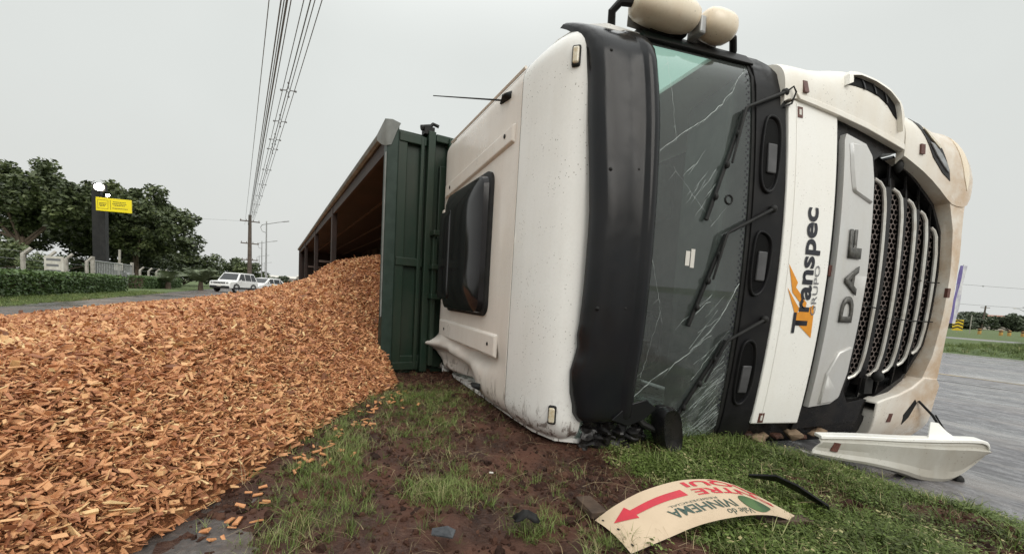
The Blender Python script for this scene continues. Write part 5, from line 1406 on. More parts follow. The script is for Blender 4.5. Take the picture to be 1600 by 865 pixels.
# ==================================================================== VEHICLES BEHIND
def car(root, kind):
    suv = kind == 'suv'
    L, Wd = (4.05, 1.80) if suv else (4.0, 1.72)
    hb_, ht = (.98, 1.74) if suv else (.92, 1.50)
    # y = length (front at -L/2), x = width
    y0 = -L / 2
    if suv: low = [(y0, .36), (y0 - .0, .80), (y0 + .08, .95), (y0 + .95, 1.02), (L / 2 - .06, 1.06), (L / 2, .85), (L / 2, .38)]
    else: low = [(y0, .30), (y0 - .02, .62), (y0 + .15, .78), (y0 + .95, .94), (L / 2 - .10, 1.0), (L / 2, .75), (L / 2 - .03, .32)]
    b = MB(); rows = []
    for x, k_ in ((-.5, .90), (-.47, .97), (-.40, 1), (.40, 1), (.47, .97), (.5, .90)):
        rows.append([(x * Wd, y * (1 if abs(x) < .45 else .985), .33 + (z - .33) * (k_ if z > .6 else 1)) for y, z in low])
    b.grid(rows); n = len(low); b.add(rows[0], [tuple(range(n))]); b.add(rows[-1], [tuple(range(n))])
    b.grid([[r[0] for r in rows], [r[-1] for r in rows]])
    b.build('body', M['carwhite'], root, smooth=True, angle=35, bevel=.03)
    if suv: cab_ = [(y0 + 1.0, 1.0), (y0 + 1.62, ht - .03), (y0 + 1.9, ht), (L / 2 - .45, ht - .02), (L / 2 - .10, 1.05)]
    else: cab_ = [(y0 + .85, .92), (y0 + 1.60, ht - .03), (y0 + 2.0, ht), (L / 2 - .85, ht - .05), (L / 2 - .14, .98)]
    tp_ = lambda z: .5 - .075 * max(0, (z - .95)) / .6
    b = MB(); rows = [[(sx * tp_(z) * Wd, y, z) for y, z in cab_] for sx in (-1, 1)]
    b.grid(rows); n = len(cab_)
    for r in rows: b.add(r, [tuple(range(n))])
    b.build('cabin', M['carwhite'], root, bevel=.04, angle=25)
    # windows
    (a0, z0), (a1, z1) = cab_[0], cab_[1]
    b = MB(); f0, f1 = .12, .92
    P = lambda f: (a0 + (a1 - a0) * f, z0 + (z1 - z0) * f)
    nrm = Vector((0, -(z1 - z0), (a1 - a0))).normalized() * .012
    q = []
    for f in (f0, f1):
        y, z = P(f)
        for sx in (-.88, .88): q.append((sx * tp_(z) * Wd, y + nrm.y, z + nrm.z))
    b.add(q, [(0, 1, 3, 2)]); b.build('windscreen', M['carglass'], root)
    (a0, z0), (a1, z1) = cab_[-1], cab_[-2]; nrm = Vector((0, (z1 - z0), -(a1 - a0))).normalized() * .012; b = MB(); q = []
    for f in (.15, .88):
        y, z = P(f)
        for sx in (-.85, .85): q.append((sx * tp_(z) * Wd, y + nrm.y, z + nrm.z))
    b.add(q, [(0, 1, 3, 2)]); b.build('rear_window', M['carglass'], root)
    zt, zb = ht - .10, (1.07 if suv else .98)
    ys = [(y0 + 1.22, y0 + 1.68), (y0 + 2.12, y0 + 2.10), (y0 + 2.20, y0 + 2.20), (y0 + 3.0, y0 + 2.98), (y0 + 3.08, y0 + 3.06), (L / 2 - (.30 if suv else .52), L / 2 - (.52 if suv else .92))]
    for sx in (-1, 1):
        for k_ in (0, 2, 4):
            b = MB(); b.add([(sx * (tp_(zb) * Wd + .012), ys[k_][0], zb), (sx * (tp_(zb) * Wd + .012), ys[k_ + 1][0], zb), (sx * (tp_(zt) * Wd + .012), ys[k_ + 1][1], zt), (sx * (tp_(zt) * Wd + .012), ys[k_][1], zt)], [(0, 1, 2, 3)])
            b.build('side_window', M['carglass'], root)
        b = MB(); b.box((sx * .5 * Wd - .02 + sx * .09, y0 + 1.28, .98), (sx * .5 * Wd + .05 + sx * .09, y0 + 1.40, 1.12)); b.build('door_mirror', M['carwhite'], root, bevel=.025)
        b = MB(); b.box((sx * Wd * .5 - .012, y0 + .62, .30), (sx * Wd * .5 + .012, L / 2 - .6, .46)); b.build('sill_trim', M['carblack'], root)
        for yy in (y0 + 2.05, y0 + 2.95):
            b = MB(); b.box((sx * Wd * .5 - .006, yy - .16, .86), (sx * Wd * .5 + .016, yy, .89)); b.build('door_handle', M['carwhite'], root)
    r = .345 if suv else .31
    for yy in (y0 + .86, L / 2 - .80):
        for sx in (-1, 1):
            b = MB(); rows = []
            for xx, k_ in ((-.1, .7), (-.1, .93), (-.06, 1), (.06, 1), (.1, .93), (.1, .7)): rows.append([(sx * (Wd * .5 - .10) + xx, yy + r * k_ * cos(2 * pi * j / 20), r + r * k_ * sin(2 * pi * j / 20)) for j in range(20)])
            b.grid(rows, True); w_ = b.build('wheel', M['tyre'], root, smooth=True)
            b = MB(); rows = [[(sx * (Wd * .5 - xx), yy + r * k_ * cos(2 * pi * j / 20), r + r * k_ * sin(2 * pi * j / 20)) for j in range(20)] for xx, k_ in ((.0, .70), (.03, .62), (.02, .2), (.02, .001))]
            b.grid(rows, True); b.build('rim', M['rim'], w_, smooth=True)
            b = MB(); b.tube([(sx * (Wd * .5 + .004), yy + (r + .06) * cos(a), r + (r + .06) * sin(a)) for a in np.linspace(-.15, pi + .15, 14)], .05, 6); b.build('wheel_arch', M['carblack'], root, smooth=True)
    b = MB(); b.box((-.84, y0 - .045, .32), (.84, y0 + .10, .56)); b.build('front_bumper', M['carblack'], root, bevel=.05)
    b = MB(); b.box((-.50, y0 - .025, .74), (.50, y0 + .02, .88)); b.build('grille', M['carblack'], root)
    if suv:
        for k_ in range(7):
            b = MB(); b.box((-.45 + k_ * .135, y0 - .034, .745), (-.37 + k_ * .135, y0 - .02, .875)); b.build('grille_slot', M['rim'], root)
    for sx in (-1, 1):
        b = MB(); b.ball((sx * .66, y0 + .02, .81), (.11, .06, .095), 12, 8); b.build('headlamp', M['lens'], root, smooth=True)
        b = MB(); b.box((sx * .74 - .10, L / 2 - .05, .80), (sx * .74 + .10, L / 2 + .012, 1.0)); b.build('tail_lamp', M['redlamp'], root)
    b = MB(); b.box((-.20, y0 - .058, .50), (.20, y0 - .046, .60)); b.build('number_plate', M['notice'], root)
    for sx in (-1, 1):
        b = MB(); b.tube([(sx * .60, y0 + 1.9, ht + .02), (sx * .60, L / 2 - .6, ht + .01)], .018, 6); b.build('roof_rail', M['carblack'] if suv else M['carwhite'], root)
c1 = empty('parked_suv', (-25.2, 38.2, -.045), radians(0), 'boxy white sport utility vehicle facing the camera on the wet access road', 'car'); car(c1, 'suv')
c2 = empty('parked_hatchback', (-25.6, 43.6, -.045), radians(-9), 'white hatchback half hidden behind the boxy white vehicle', 'car'); car(c2, 'hatch')

# ==================================================================== POLES, CABLES, LAMPS
def upole(name, loc, h, label, arms=(), par_group='utility poles along the road', rz=0, r=.17):
    o = empty(name, loc, rz, label, 'utility pole', par_group)
    b = MB(); b.tube([(0, 0, -.2), (0, 0, h)], [r, r * .62], 10); b.build('pole_shaft', M['wood_pole'], o, smooth=True)
    for z, wd in arms:
        b = MB(); b.box((-wd, -.06, z - .06), (wd, .06, z + .06)); ar = b.build('crossarm', M['wood_pole'], o)
        for x in (-.9, -.35, .35, .9):
            b = MB(); b.tube([(x * wd, 0, z + .06), (x * wd, 0, z + .24)], [.05, .035], 6); b.build('insulator', M['wood_pole'], ar)
    return o
P1 = Vector((-34.4, 55, 0)); P2 = Vector((7.95, -10, 0))
ang1 = atan2(P2.y - P1.y, P2.x - P1.x) + pi / 2
upole('utility_pole', P1, 9.5, 'tall dark wooden utility pole with three crossarms behind the parked white cars', ((8.7, 1.1), (5.9, 1.0), (3.8, .9)), rz=ang1, r=.30)
upole('utility_pole', P2, 9.6, 'dark wooden utility pole carrying the other end of the overhead cables', ((8.9, 1.1), (6.9, .9)), rz=ang1, r=.22)
cb = empty('overhead_cables', P1, 0, 'bundle of grey overhead cables running from the tall pole across the sky', 'power line')
def cable(xe, z1, zq, r, sag=.30, d1=0.0):
    z2 = (zq + sag * .84 - .3 * z1) / .7
    a = P1 + Vector((d1, d1 * .5, z1)); c = Vector((xe, -10, z2)); pts_ = []
    for i in range(41):
        f = i / 40; p = a.lerp(c, f); p.z -= sag * 4 * f * (1 - f); pts_.append(p - P1)
    b = MB(); b.tube(pts_, r, 6); b.build('cable', M['wire'], cb, smooth=True); return pts_
for xe, z1, zq, r, d1 in ((7.08, 8.2, 7.0, .010, -.5), (7.32, 8.25, 7.2, .016, -.2), (7.42, 8.3, 7.35, .013, -.15), (7.52, 8.35, 7.5, .024, -.1), (7.62, 8.4, 7.6, .013, 0)): cable(xe, z1, zq, r, d1=d1)
up = [cable(8.36, 8.95, 8.7, .013, d1=.1), cable(8.63, 9.15, 8.95, .018, d1=.25), cable(8.90, 8.95, 8.7, .013, d1=.4), cable(8.64, 8.75, 8.52, .013, d1=.25)]
for f in (.10, .18, .25, .32, .39, .46, .485, .525, .575):
    q = f * 40; i = int(q); u = q - i
    P = [Vector(c[i]).lerp(Vector(c[i + 1]), u) for c in up]; ce = (P[0] + P[1] + P[2] + P[3]) / 4
    b = MB()
    for p in P:
        d = p - ce; p2 = ce + d * 1.25
        b.tube([ce + d * .35, p2], .020, 5); b.ball(p2, .045, 8, 5)
    ring = [ce + (p - ce) * .40 for p in (P[0], P[1], P[2], P[3], P[0])]
    b.tube(ring, .018, 5)
    b.build('cable_spacer', M['wire'], cb)
a0 = Vector((-34.4, 55, 8.7)) - P1; b = MB(); b.tube([a0, Vector((-60, 52, 8.2)) - P1, Vector((-95, 48, 8.4)) - P1], .012, 5); b.build('cable', M['wire'], cb)

# double-bend street lamps
lamp0 = empty('street_lamp', (-26.4, 45, 0), radians(0), None, 'street lamp', 'street lamps along the highway verge')
b = MB(); b.tube([(0, 0, -.2), (0, 0, 7.4)], [.10, .055], 10); b.build('lamp_post', M['steel'], lamp0, smooth=True)
b = MB(); b.tube([(0, 0, 6.2), (-.45, 0, 6.35), (-.62, 0, 6.75), (-.45, 0, 7.02), (0, 0, 7.1), (1.2, 0, 7.35), (1.8, 0, 7.45)], .035, 8); b.build('lamp_arm', M['steel'], lamp0, smooth=True)
b = MB(); b.hexa([(1.7, -.12, 7.40), (2.35, -.10, 7.50), (2.35, .10, 7.50), (1.7, .12, 7.40), (1.7, -.08, 7.50), (2.35, -.06, 7.58), (2.35, .06, 7.58), (1.7, .08, 7.50)]); b.build('lamp_head', M['steel'], lamp0, bevel=.02)
lamp0['label'] = 'nearest grey street lamp with a single arm, standing right of the tall utility pole'
for k_, (x, y, lb) in enumerate(((-39.4, 66, 'second grey street lamp, smaller and just left of the nearest one'), (-60.3, 100, 'third grey street lamp, small in the distance'), (-78, 132, 'farthest grey street lamp, tiny above the parked hatchback'))):
    c = copy_tree(lamp0); c.location = (x, y, 0); c['label'] = lb

# ==================================================================== LEFT SIDE: FENCE, GATE, SIGNS, HEDGE
fe = empty('perimeter_fence', RC(-9, 20), 0, 'wire fence of angled concrete posts behind the clipped hedge', 'fence')
FO = Vector(RC(-9, 20))
dirn = Vector((UX, UY, 0)); nrm_ = Vector((NX, NY, 0))
def fpost(a, h):
    p = Vector(RC(-9, a)) - FO
    b = MB(); b.tube([p + Vector((0, 0, -.2)), p + Vector((0, 0, h - .28)), p + dirn * .10 + nrm_ * .22 + Vector((0, 0, h))], [.085, .08, .07], 6); b.build('fence_post', M['concrete'], fe)
pa = [16.5, 20.9, 25.3, 27.6, 29.5, 32.2]
for a in pa: fpost(a, 1.80)
for a in (43.0, 45.6, 48.3, 51.2): fpost(a, 1.62)
for z in (.5, .9, 1.3, 1.62):
    b = MB(); b.tube([Vector(RC(-8.95, 8)) - FO + Vector((0, 0, z)), Vector(RC(-8.95, 32.2)) - FO + Vector((0, 0, z))], .006, 4)
    b.tube([Vector(RC(-8.95, 43)) - FO + Vector((0, 0, z)), Vector(RC(-8.95, 60)) - FO + Vector((0, 0, z))], .006, 4); b.build('fence_wire', M['steel'], fe)
gt = empty('entrance_gate', RC(-9, 33), 0, 'pale grey barred metal gate beside the hedge end', 'gate'); GO = Vector(RC(-9, 33))
def gp(a, z): return Vector(RC(-9.0, a)) - GO + Vector((0, 0, z))
for z in (.25, 1.62):
    b = MB(); b.tube([gp(33.2, z), gp(40.8, z)], .045, 6); b.build('gate_rail', M['steel'], gt)
for k_ in range(26):
    a = 33.25 + k_ * .30
    b = MB(); b.tube([gp(a, .25), gp(a, 1.62)], .028, 5); b.build('gate_bar', M['steel'], gt)
for a in (33.1, 40.9):
    b = MB(); b.tube([gp(a, -.1), gp(a, 1.85)], .10, 8); b.build('gate_post', M['concrete'], gt)
lp = empty('leaning_post', RC(-9.2, 38.6), 0, 'thin pale post rising above the metal gate', 'post')
b = MB(); b.tube([(0, 0, 0), (.1, 0, 2.6)], .07, 6); b.build('post_shaft', M['concrete'], lp); b = MB(); b.box((-.22, -.05, 1.2), (.30, .0, 1.7)); b.build('post_plate', M['notice'], lp)
def notice(nm, n_, a, z, w, h, lb, rows_):
    o = empty(nm, RC(n_, a), YAW * .0, lb, 'sign')
    b = MB(); b.box((-w / 2, -.02, z), (w / 2, .02, z + h)); b.build('sign_plate', M['notice'], o)
    b = MB(); b.box((-.04, .021, -.1), (.04, .08, z + .1)); b.build('sign_stake', M['wood_pole'], o)
    for k_ in range(rows_):
        b = MB(); zz = z + h - (k_ + .6) * h / rows_; b.box((-w * .38, -.025, zz - h * .05), (w * .38 * (1 - .3 * (k_ % 2)), -.021, zz + h * .05)); b.build('sign_print', M['reflect_red'] if nm == 'red_notice_board' else M['ink_grey'], o)
notice('red_notice_board', -8.5, 16.2, .55, .75, .48, 'low white board with reddish print above the left end of the hedge', 3)
notice('white_notice_board', -8.5, 26.6, .55, .85, 1.0, 'upright white notice board over the middle of the hedge', 4)

def leaf_cloud(name, centers, per, rad, size, mat, parent=None, seed=0, flat=.55, tone0=None):
    R = np.random.default_rng(seed)
    C_ = np.repeat(np.asarray(centers, float), per, 0); n = len(C_)
    d = R.normal(0, 1, (n, 3)); d /= np.linalg.norm(d, axis=1)[:, None]
    r = rad if np.isscalar(rad) else np.repeat(np.asarray(rad), per)[:, None]
    P = C_ + d * r * (R.random((n, 1)) ** .45) * np.array([1, 1, .75])
    u = R.normal(0, 1, (n, 3)); u[:, 2] *= flat; u /= np.linalg.norm(u, axis=1)[:, None]
    v = np.cross(u, R.normal(0, 1, (n, 3))); v /= np.linalg.norm(v, axis=1)[:, None]
    s_ = size * R.uniform(.6, 1.3, (n, 1))
    V = np.stack([P - u * s_, P + v * s_ * .55, P + u * s_, P - v * s_ * .55], 1).reshape(-1, 3)
    F = np.arange(n * 4).reshape(n, 4)
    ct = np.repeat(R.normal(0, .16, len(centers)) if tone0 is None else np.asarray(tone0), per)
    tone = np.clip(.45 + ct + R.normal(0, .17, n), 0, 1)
    return np_mesh(name, V, F, M[mat], parent, tone)

def hedge(nm, n0, n1, a0, a1, z1, lb, seed):
    o = empty(nm, RC((n0 + n1) / 2, (a0 + a1) / 2), 0, lb, 'hedge'); HO = Vector(o.location)
    R = np.random.default_rng(seed); L = a1 - a0; k_ = int(L * 900)
    # points on top, road-side face, end faces
    f = R.random(k_); nn = np.where(f < .45, R.uniform(n0, n1, k_), n1 + R.normal(0, .05, k_)); zz = np.where(f < .45, z1 + R.normal(0, .035, k_), R.uniform(.02, z1, k_))
    aa = R.uniform(a0, a1, k_); e_ = R.random(k_) < .05; aa = np.where(e_, np.where(R.random(k_) < .5, a0, a1), aa); nn = np.where(e_, R.uniform(n0, n1, k_), nn); zz = np.where(e_, R.uniform(.02, z1, k_), zz)
    wob = .05 * fbm(aa, zz * 2, 1.6, 3)
    P = np.stack([(nn + wob) * NX + aa * UX - HO.x, (nn + wob) * NY + aa * UY - HO.y, zz + wob], -1)
    u = R.normal(0, 1, (k_, 3)); u /= np.linalg.norm(u, axis=1)[:, None]; v = np.cross(u, R.normal(0, 1, (k_, 3))); v /= np.linalg.norm(v, axis=1)[:, None]
    s_ = R.uniform(.035, .07, (k_, 1))
    V = np.stack([P - u * s_, P + v * s_ * .6, P + u * s_, P - v * s_ * .6], 1).reshape(-1, 3)
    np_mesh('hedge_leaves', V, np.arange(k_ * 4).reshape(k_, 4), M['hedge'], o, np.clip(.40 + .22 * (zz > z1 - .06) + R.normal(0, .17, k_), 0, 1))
    b = MB(); q = [Vector(RC(n_, a, z)) - HO for z in (-.05, z1 - .06) for n_, a in ((n0 + .07, a0 + .07), (n1 - .09, a0 + .07), (n1 - .09, a1 - .07), (n0 + .07, a1 - .07))]
    b.hexa(q); b.build('hedge_core', M['bark'], o)
hedge('clipped_hedge', -8.3, -7.1, 6, 31.0, .80, 'long low clipped green hedge along the access road', 3)
hedge('clipped_hedge', -9.0, -8.0, 39.5, 53.0, .85, 'short farther clipped hedge right of the metal gate', 4)

# ==================================================================== TREES
def tree(nm, loc, h, rx, ry, z0, lb, seed, mat='leaf', nclump=110, per=150, leaf=.21, cat='tree', trunk=.28, group=None, lobes=None, crad=1.1):
    o = empty(nm, loc, 0, lb, cat, group); R = np.random.default_rng(seed); R2 = random.Random(seed)
    lobes = lobes or [(0, 0, 0, 1.0)]
    cs, tn = [], []
    while len(cs) < nclump:
        lx, ly, lz, k_ = lobes[R2.randrange(len(lobes))]
        d = R.normal(0, 1, 3); d /= np.linalg.norm(d); r = R.random() ** .33
        zc = (h + z0) / 2; rz = (h - z0) / 2
        p = np.array([lx * rx + d[0] * rx * r * k_, ly * ry + d[1] * ry * r * k_, zc + lz * rz + d[2] * rz * r * k_])
        if p[2] < z0 * .8: continue
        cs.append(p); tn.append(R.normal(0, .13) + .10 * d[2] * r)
    leaf_cloud('crown', cs, per, R.uniform(.55, 1.15, len(cs)) * crad, leaf, mat, o, seed + 1, tone0=tn)
    b = MB()
    if trunk:
        b.tube([(0, 0, -.2), (.05, .02, z0 * .6), (.1, 0, z0 + .3)], [trunk, trunk * .8, trunk * .65], 9)
        for k_ in range(7):
            c = cs[R2.randrange(len(cs))]; m_ = (np.array([.1, 0, z0 + .2]) + c) / 2 + R.normal(0, .25, 3)
            b.tube([(.08, 0, z0 * R2.uniform(.7, 1.0)), tuple(m_), tuple(c)], [trunk * .5, trunk * .32, trunk * .12], 6)
        b.build('trunk', M['bark'], o, smooth=True)
    return o
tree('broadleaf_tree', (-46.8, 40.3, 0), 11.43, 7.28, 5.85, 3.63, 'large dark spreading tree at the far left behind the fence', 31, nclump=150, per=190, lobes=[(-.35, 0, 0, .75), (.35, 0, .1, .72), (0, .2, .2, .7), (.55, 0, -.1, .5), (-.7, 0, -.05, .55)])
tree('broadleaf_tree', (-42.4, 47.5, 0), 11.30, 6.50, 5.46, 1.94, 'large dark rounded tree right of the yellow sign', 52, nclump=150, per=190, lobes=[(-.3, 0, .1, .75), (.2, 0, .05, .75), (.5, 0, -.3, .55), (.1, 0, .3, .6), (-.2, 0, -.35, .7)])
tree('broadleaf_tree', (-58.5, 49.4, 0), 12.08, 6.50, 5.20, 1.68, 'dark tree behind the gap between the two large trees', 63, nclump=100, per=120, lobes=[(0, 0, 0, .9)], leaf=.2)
tree('rounded_bush', (-48.8, 62.4, 0), 5.06, 5.72, 3.90, 0.10, 'dark rounded bush mass behind the palms and the parked cars', 74, nclump=90, per=130, trunk=.15, cat='bush', lobes=[(-.4, 0, .2, .7), (.2, 0, .1, .65), (.6, 0, -.25, .5)])
tree('rounded_bush', (-49.4, 75.4, 0), 6.0, 5.20, 3.90, 0.10, 'lower dark bush tapering towards the utility pole', 75, nclump=70, per=110, trunk=.15, cat='bush', lobes=[(-.3, 0, .1, .7), (.4, 0, -.2, .6)])
tree('rounded_bush', (-33.8, 26.7, 0), 2.85, 3.38, 2.60, 0.10, 'dark bush behind the fence at the far left edge', 81, nclump=50, per=110, trunk=.12, cat='bush', leaf=.12, crad=.6)
tree('rounded_bush', (-39.6, 35.4, 0), 2.00, 3.90, 2.08, 0.10, 'low grey-green bush behind the angled fence posts', 82, mat='leaf_b', nclump=50, per=90, trunk=.1, cat='bush', leaf=.12, crad=.55)
tree('rounded_bush', (-46.8, 54.0, 0), 3.11, 7.15, 2.60, 0.10, 'dark understorey bush beneath the rounded tree', 83, nclump=80, per=110, trunk=.1, cat='bush', leaf=.14, crad=.6)

tree('broadleaf_tree', (-48.0, 50.0, 0), 11.6, 6.5, 5, 1.2, 'dark tree directly behind the charcoal totem and yellow sign', 64, nclump=150, per=150, lobes=[(-.3, 0, .1, .75), (.3, 0, .05, .75), (0, 0, -.4, .8)], leaf=.24)
def palm(loc, h, nfr, L, lb, seed):
    o = empty('feather_palm', loc, 0, lb, 'palm'); R = random.Random(seed)
    b = MB(); b.tube([(0, 0, -.1), (0, 0, h * .5), (.03, 0, h)], [.22, .19, .15], 8); b.build('trunk', M['bark'], o, smooth=True)
    for k_ in range(nfr):
        a = 2 * pi * k_ / nfr + R.uniform(-.2, .2); el = R.uniform(.55, 1.4); d = Vector((cos(a), sin(a), 0)); V, F, tn = [], [], []
        pts_ = []
        for i in range(13):
            f = i / 12; pts_.append(Vector((0, 0, h)) + d * (L * f * cos(el) * (1 + .2 * f)) + Vector((0, 0, L * (f * sin(el) - .48 * f * f))))
        b = MB()
        for i in range(1, 13):
            p = pts_[i]; tg = (pts_[i] - pts_[i - 1]).normalized(); sd = tg.cross(Vector((0, 0, 1))).normalized(); ll = L * .30 * sin(pi * min(1, .15 + .85 * i / 12)) + .05
            for s_ in (-1, 1):
                for q in (0, .5):
                    pp = p - (pts_[i] - pts_[i - 1]) * q; tip = pp + sd * s_ * ll + tg * ll * .6 + Vector((0, 0, -.25 * ll)); wv = tg * .03
                    b.add([pp - wv, pp + wv, tip], [(0, 1, 2)])
        b.tube(pts_, .02, 4)
        b.build('frond', M['palm'], o, fix=False)
palm((-28.3, 34.6, 0), .55, 16, 1.9, 'small feather palm left of the pair under the large tree', 5)
palm((-28.6, 38.6, 0), .7, 18, 2.6, 'larger feather palm to the left of the parked cars', 6)

# lit totem with a yellow banner
to = empty('dark_totem', (-33.3, 33.6, 0), radians(25), 'tall charcoal slab totem carrying floodlights in front of the trees', 'totem')
b = MB(); b.box((-.02, -.25, -.1), (.50, .25, 7.3)); b.build('totem_slab', M['totem'], to, bevel=.02)
b = MB(); b.box((.44, -.35, -.1), (.80, .30, 7.0)); b.build('totem_fin', M['totem'], to, bevel=.02)
fl = empty('floodlight', (-32.2, 33.0, 7.45), radians(25), 'lit floodlight glowing on top of the charcoal totem', 'floodlight')
b = MB(); b.box((-.38, -.05, -.28), (.38, .25, .30)); b.build('lamp_housing', M['rubber'], fl, bevel=.02)
b = MB(); b.ball((0, -.10, .02), (.30, .10, .26), 16, 10); b.build('lamp_glass', M['lamp_on'], fl, smooth=True)
f2 = empty('floodlight', (-31.75, 33.2, 6.95), radians(25), 'small second lit lamp just above the yellow banner', 'floodlight')
b = MB(); b.box((-.12, .0, -.10), (.12, .2, .10)); b.build('lamp_housing', M['rubber'], f2); b = MB(); b.box((-.10, -.02, -.08), (.10, -.003, .08)); b.build('lamp_glass', M['lamp_on'], f2)
yb = empty('yellow_banner', (-31.1, 33.0, 5.68), radians(14), 'bright yellow rectangular sign jutting from the charcoal totem', 'sign')
yb.scale = (.84, 1, .95)
b = MB(); b.box((-1.36, -.05, 0), (1.36, .05, 1.05)); b.build('sign_box', M['yellow'], yb, bevel=.015)
b = MB()
for x0, x1, z0, z1 in ((-1.22, -.42, .18, .20), (-1.22, -.42, .86, .88), (-1.22, -1.20, .18, .88), (-.44, -.42, .18, .88), (-.26, -.235, .15, .90)): b.box((x0, -.056, z0), (x1, -.051, z1))
b.build('sign_rule', M['ink'], yb)
R_ = random.Random(4)
for zz, xa, xb in ((.62, -1.1, -.55), (.50, -1.1, -.55), (.40, -1.05, -.6), (.78, -.05, .95), (.64, -.10, 1.05), (.52, .0, .9), (.28, -.1, 1.1)):
    b = MB(); x = xa
    while x < xb - .05:
        w_ = R_.uniform(.05, .12); b.box((x, -.056, zz - .028), (min(x + w_, xb), -.051, zz + .028)); x += w_ + .035
    b.build('sign_print_line', M['ink'], yb)

# ==================================================================== RIGHT SIDE AND FAR DISTANCE
for x, y, h, rx, lb, sd_ in ((152, 100, 4.4, 4.6, 'far dark shrubby tree just right of the cab beyond the highway', 91), (118.5, 102, 4.7, 5.2, 'far rounded tree near the right edge of the picture', 92)):
    x = {91: 106.5, 92: 117.5}[sd_]
    tree('far_tree', (x, 100, -.2), h, rx, 3.5, .2, lb, sd_, 'leaf_far', 60, 110, .32, trunk=.25, lobes=[(-.2, 0, 0, .8), (.3, 0, 0, .75)], crad=1.2)
tree('far_tree', (96.0, 92, -.2), 2.6, 3.0, 2.5, .1, 'small far bush beside the low pale building', 93, 'leaf_far', 40, 90, .25, trunk=.2, crad=.9)
def building(nm, loc, rz, w, d, h, rh, lb, roof='rooftile', wall='wall_pale'):
    o = empty(nm, loc, rz, lb, 'building')
    b = MB(); b.box((-w / 2, 0, -.3), (w / 2, d, h)); b.build('wall', M[wall], o)
    b = MB(); b.prism([(-.6, h + .003), (d + .6, h + .003), (d / 2, h + rh)], 0, -w / 2 - .5, w / 2 + .5); b.build('roof', M[roof], o)
    k_ = max(2, int(w / 3.5))
    for i in range(k_):
        x = -w / 2 + w * (i + .5) / k_
        b = MB(); b.box((x - .55, -.05, h * .38), (x + .55, .02, h * .78)); f = b.build('window', M['carglass'], o)
        b = MB(); b.box((x - .65, -.09, h * .34), (x + .65, -.051, h * .375)); b.build('sill', M['concrete'], f)
    return o
building('low_house', (122, 118, 0), radians(-38), 22, 8, 2.6, 1.5, 'low pale house with a red tiled roof far beyond the highway')
building('far_shed', (146, 112, 0), radians(-40), 16, 9, 3.6, .8, 'dark roofed shed at the right edge far beyond the highway', 'darkroof', 'darkroof')
building('far_warehouse', (-97, 165, 0), radians(20), 20, 10, 3.4, 1.0, 'pale low warehouse in the distance left of the trailer', 'notice', 'wall_pale')
building('far_warehouse', (-84, 175, 0), radians(20), 10, 8, 4.6, .6, 'small pale block in the distance next to the trailer end', 'notice', 'wall_pale')
fk = None
for k_, x in enumerate((-104, -98, -92, -87)):
    tree('distant_tree', (x, 160, 0), 3.2 + (k_ % 2) * .8, 2.4, 2, .2, ['leftmost', 'second', 'third', 'rightmost'][k_] + ' small distant tree on the horizon between the cars and the trailer', 110 + k_, 'leaf_far', 25, 70, .4, trunk=.2, crad=1.0, group='distant trees on the horizon')
def rpole(x, y, h, lb, arm):
    o = empty('roadside_pole', (x, y, 0), 0, lb, 'utility pole'); b = MB(); b.tube([(0, 0, -.3), (.22, 0, h)], [.22, .14], 8); b.build('pole_shaft', M['wood_pole'], o, smooth=True)
    b = MB(); b.box((-.9, -.06, h - .5), (1.2, .06, h - .38)); b.build('crossarm', M['wood_pole'], o)
    if arm:
        b = MB(); b.tube([(.15, 0, h - 1.6), (-1.6, 0, h - .9), (-2.6, 0, h - .75)], .05, 6); ar = b.build('lamp_arm', M['steel'], o, smooth=True)
        b = MB(); b.ball((-2.75, 0, h - .78), (.4, .14, .10), 10, 6); b.build('lamp_head', M['notice'], ar, smooth=True)
rpole(107.8, 97.5, 5.6, 'far short pole rising behind the dark shrubby tree', False)
rpole(118.6, 98.5, 6.2, 'far pole with a lamp arm beside the rounded tree at the right edge', True)
wr = empty('far_cables', (95, 92, 0), 0, 'two thin cables crossing the sky at the right edge', 'power line')
for z0, z1, y_ in ((10.2, 9.6, 3), (5.9, 5.5, 4)):
    b = MB(); b.tube([(x, y_, z0 + (z1 - z0) * (x + 10) / 60 - .5 * (1 - ((x - 20) / 30) ** 2) * .5) for x in range(-10, 56, 5)], .035, 5); b.build('cable', M['wire'], wr)
b = MB(); b.ball((9, 3, 9.75), (.22, .1, .14), 8, 5); b.build('cable_clamp', M['wire'], wr)
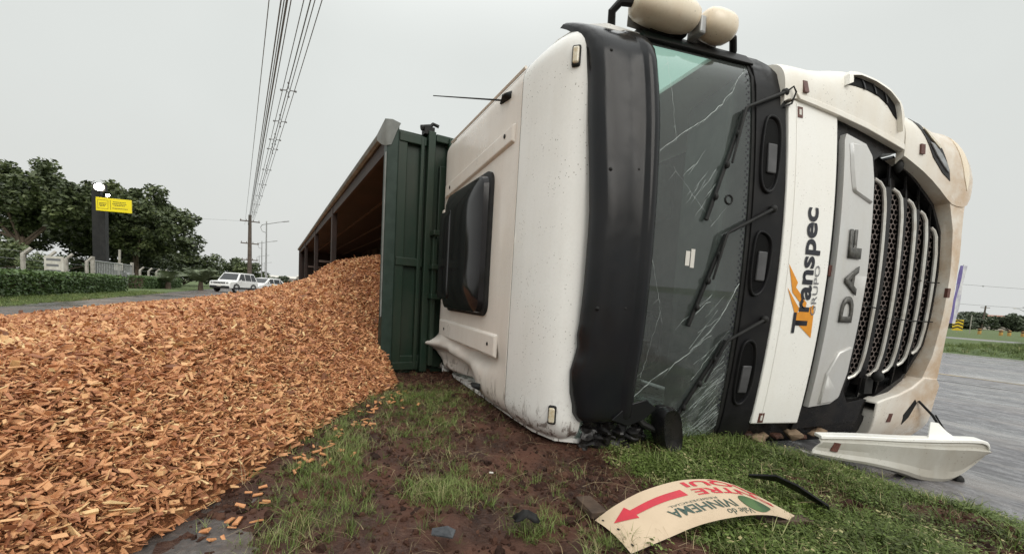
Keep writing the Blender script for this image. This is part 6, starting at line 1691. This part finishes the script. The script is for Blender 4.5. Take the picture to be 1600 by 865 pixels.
# feather flag beside the bumper
ff = empty('feather_flag', (41.0, 40, 0), 0, 'leaning tall purple and white advertising feather flag right of the bumper', 'flag')
b = MB(); b.tube([(.0, .05, -.2), (.0, .05, 1.0), (.45, .05, 4.5), (.75, .05, 6.5)], .03, 6); b.build('flag_pole', M['steel'], ff)
def band(x0, x1, x2, x3, z0, z1, mt, nm, ph=0):
    rows = []
    for i in range(15):
        f = i / 14; z = z0 + (z1 - z0) * f; rows.append([(a + (c - a) * f, .10 * sin(f * 9 + q * 2 + ph) * .5, z) for q, (a, c) in enumerate(((x0, x1), ((x0 + x2) / 2, (x1 + x3) / 2), (x2, x3)))])
    b = MB(); b.grid(rows); return b.build(nm, M[mt], ff, smooth='all')
band(-.02, .42, .34, .70, 1.0, 6.4, 'flag_p', 'purple_band'); band(.341, .701, .72, 1.02, 1.0, 6.4, 'flag_w', 'white_band', 4)
wsn = empty('chevron_marker', (47.2, 45, 0), radians(-40), 'black and yellow chevron hazard marker beyond the grass median', 'sign')
b = MB(); b.box((-.03, .03, -.2), (.03, .09, 1.7)); b.box((.9, .03, -.2), (.97, .09, 2.0)); b.build('marker_post', M['concrete'], wsn)
b = MB(); b.box((-.40, -.02, .3), (.40, .025, 1.45)); b.build('marker_plate', M['cyellow'], wsn)
for k_ in range(3):
    z = .42 + k_ * .34; b = MB(); b.add([(-.39, -.024, z), (0, -.024, z + .18), (.39, -.024, z), (.39, -.024, z + .15), (0, -.024, z + .33), (-.39, -.024, z + .15)], [(0, 1, 4, 5), (1, 2, 3, 4)]); b.build('chevron', M['cblack'], wsn)
b0 = empty('bollard', (47.5, 44, 0), 0, None, 'bollard', 'ochre bollards along the far roadside')
b = MB(); b.tube([(0, 0, -.2), (0, 0, .55), (0, 0, .62)], [.15, .14, .10], 10); b.build('bollard_post', M['bollard'], b0, smooth=True); b = MB(); b.tube([(0, 0, .42), (0, 0, .52)], .147, 10); b.build('bollard_band', M['cblack'], b0, smooth=True)
bl_ = ['leftmost', 'second from left', 'third from left', 'fourth from left', 'fifth from left', 'rightmost']
for k_, (x, y) in enumerate(((49.6, 45.0), (50.5, 43.8), (52.3, 44.6), (53.5, 44.4), (54.8, 44.3), (56.4, 44.6))):
    c = b0 if k_ == 0 else copy_tree(b0); c.location = (x, y, 0); c['label'] = bl_[k_] + ' ochre bollard in the row at the far roadside'
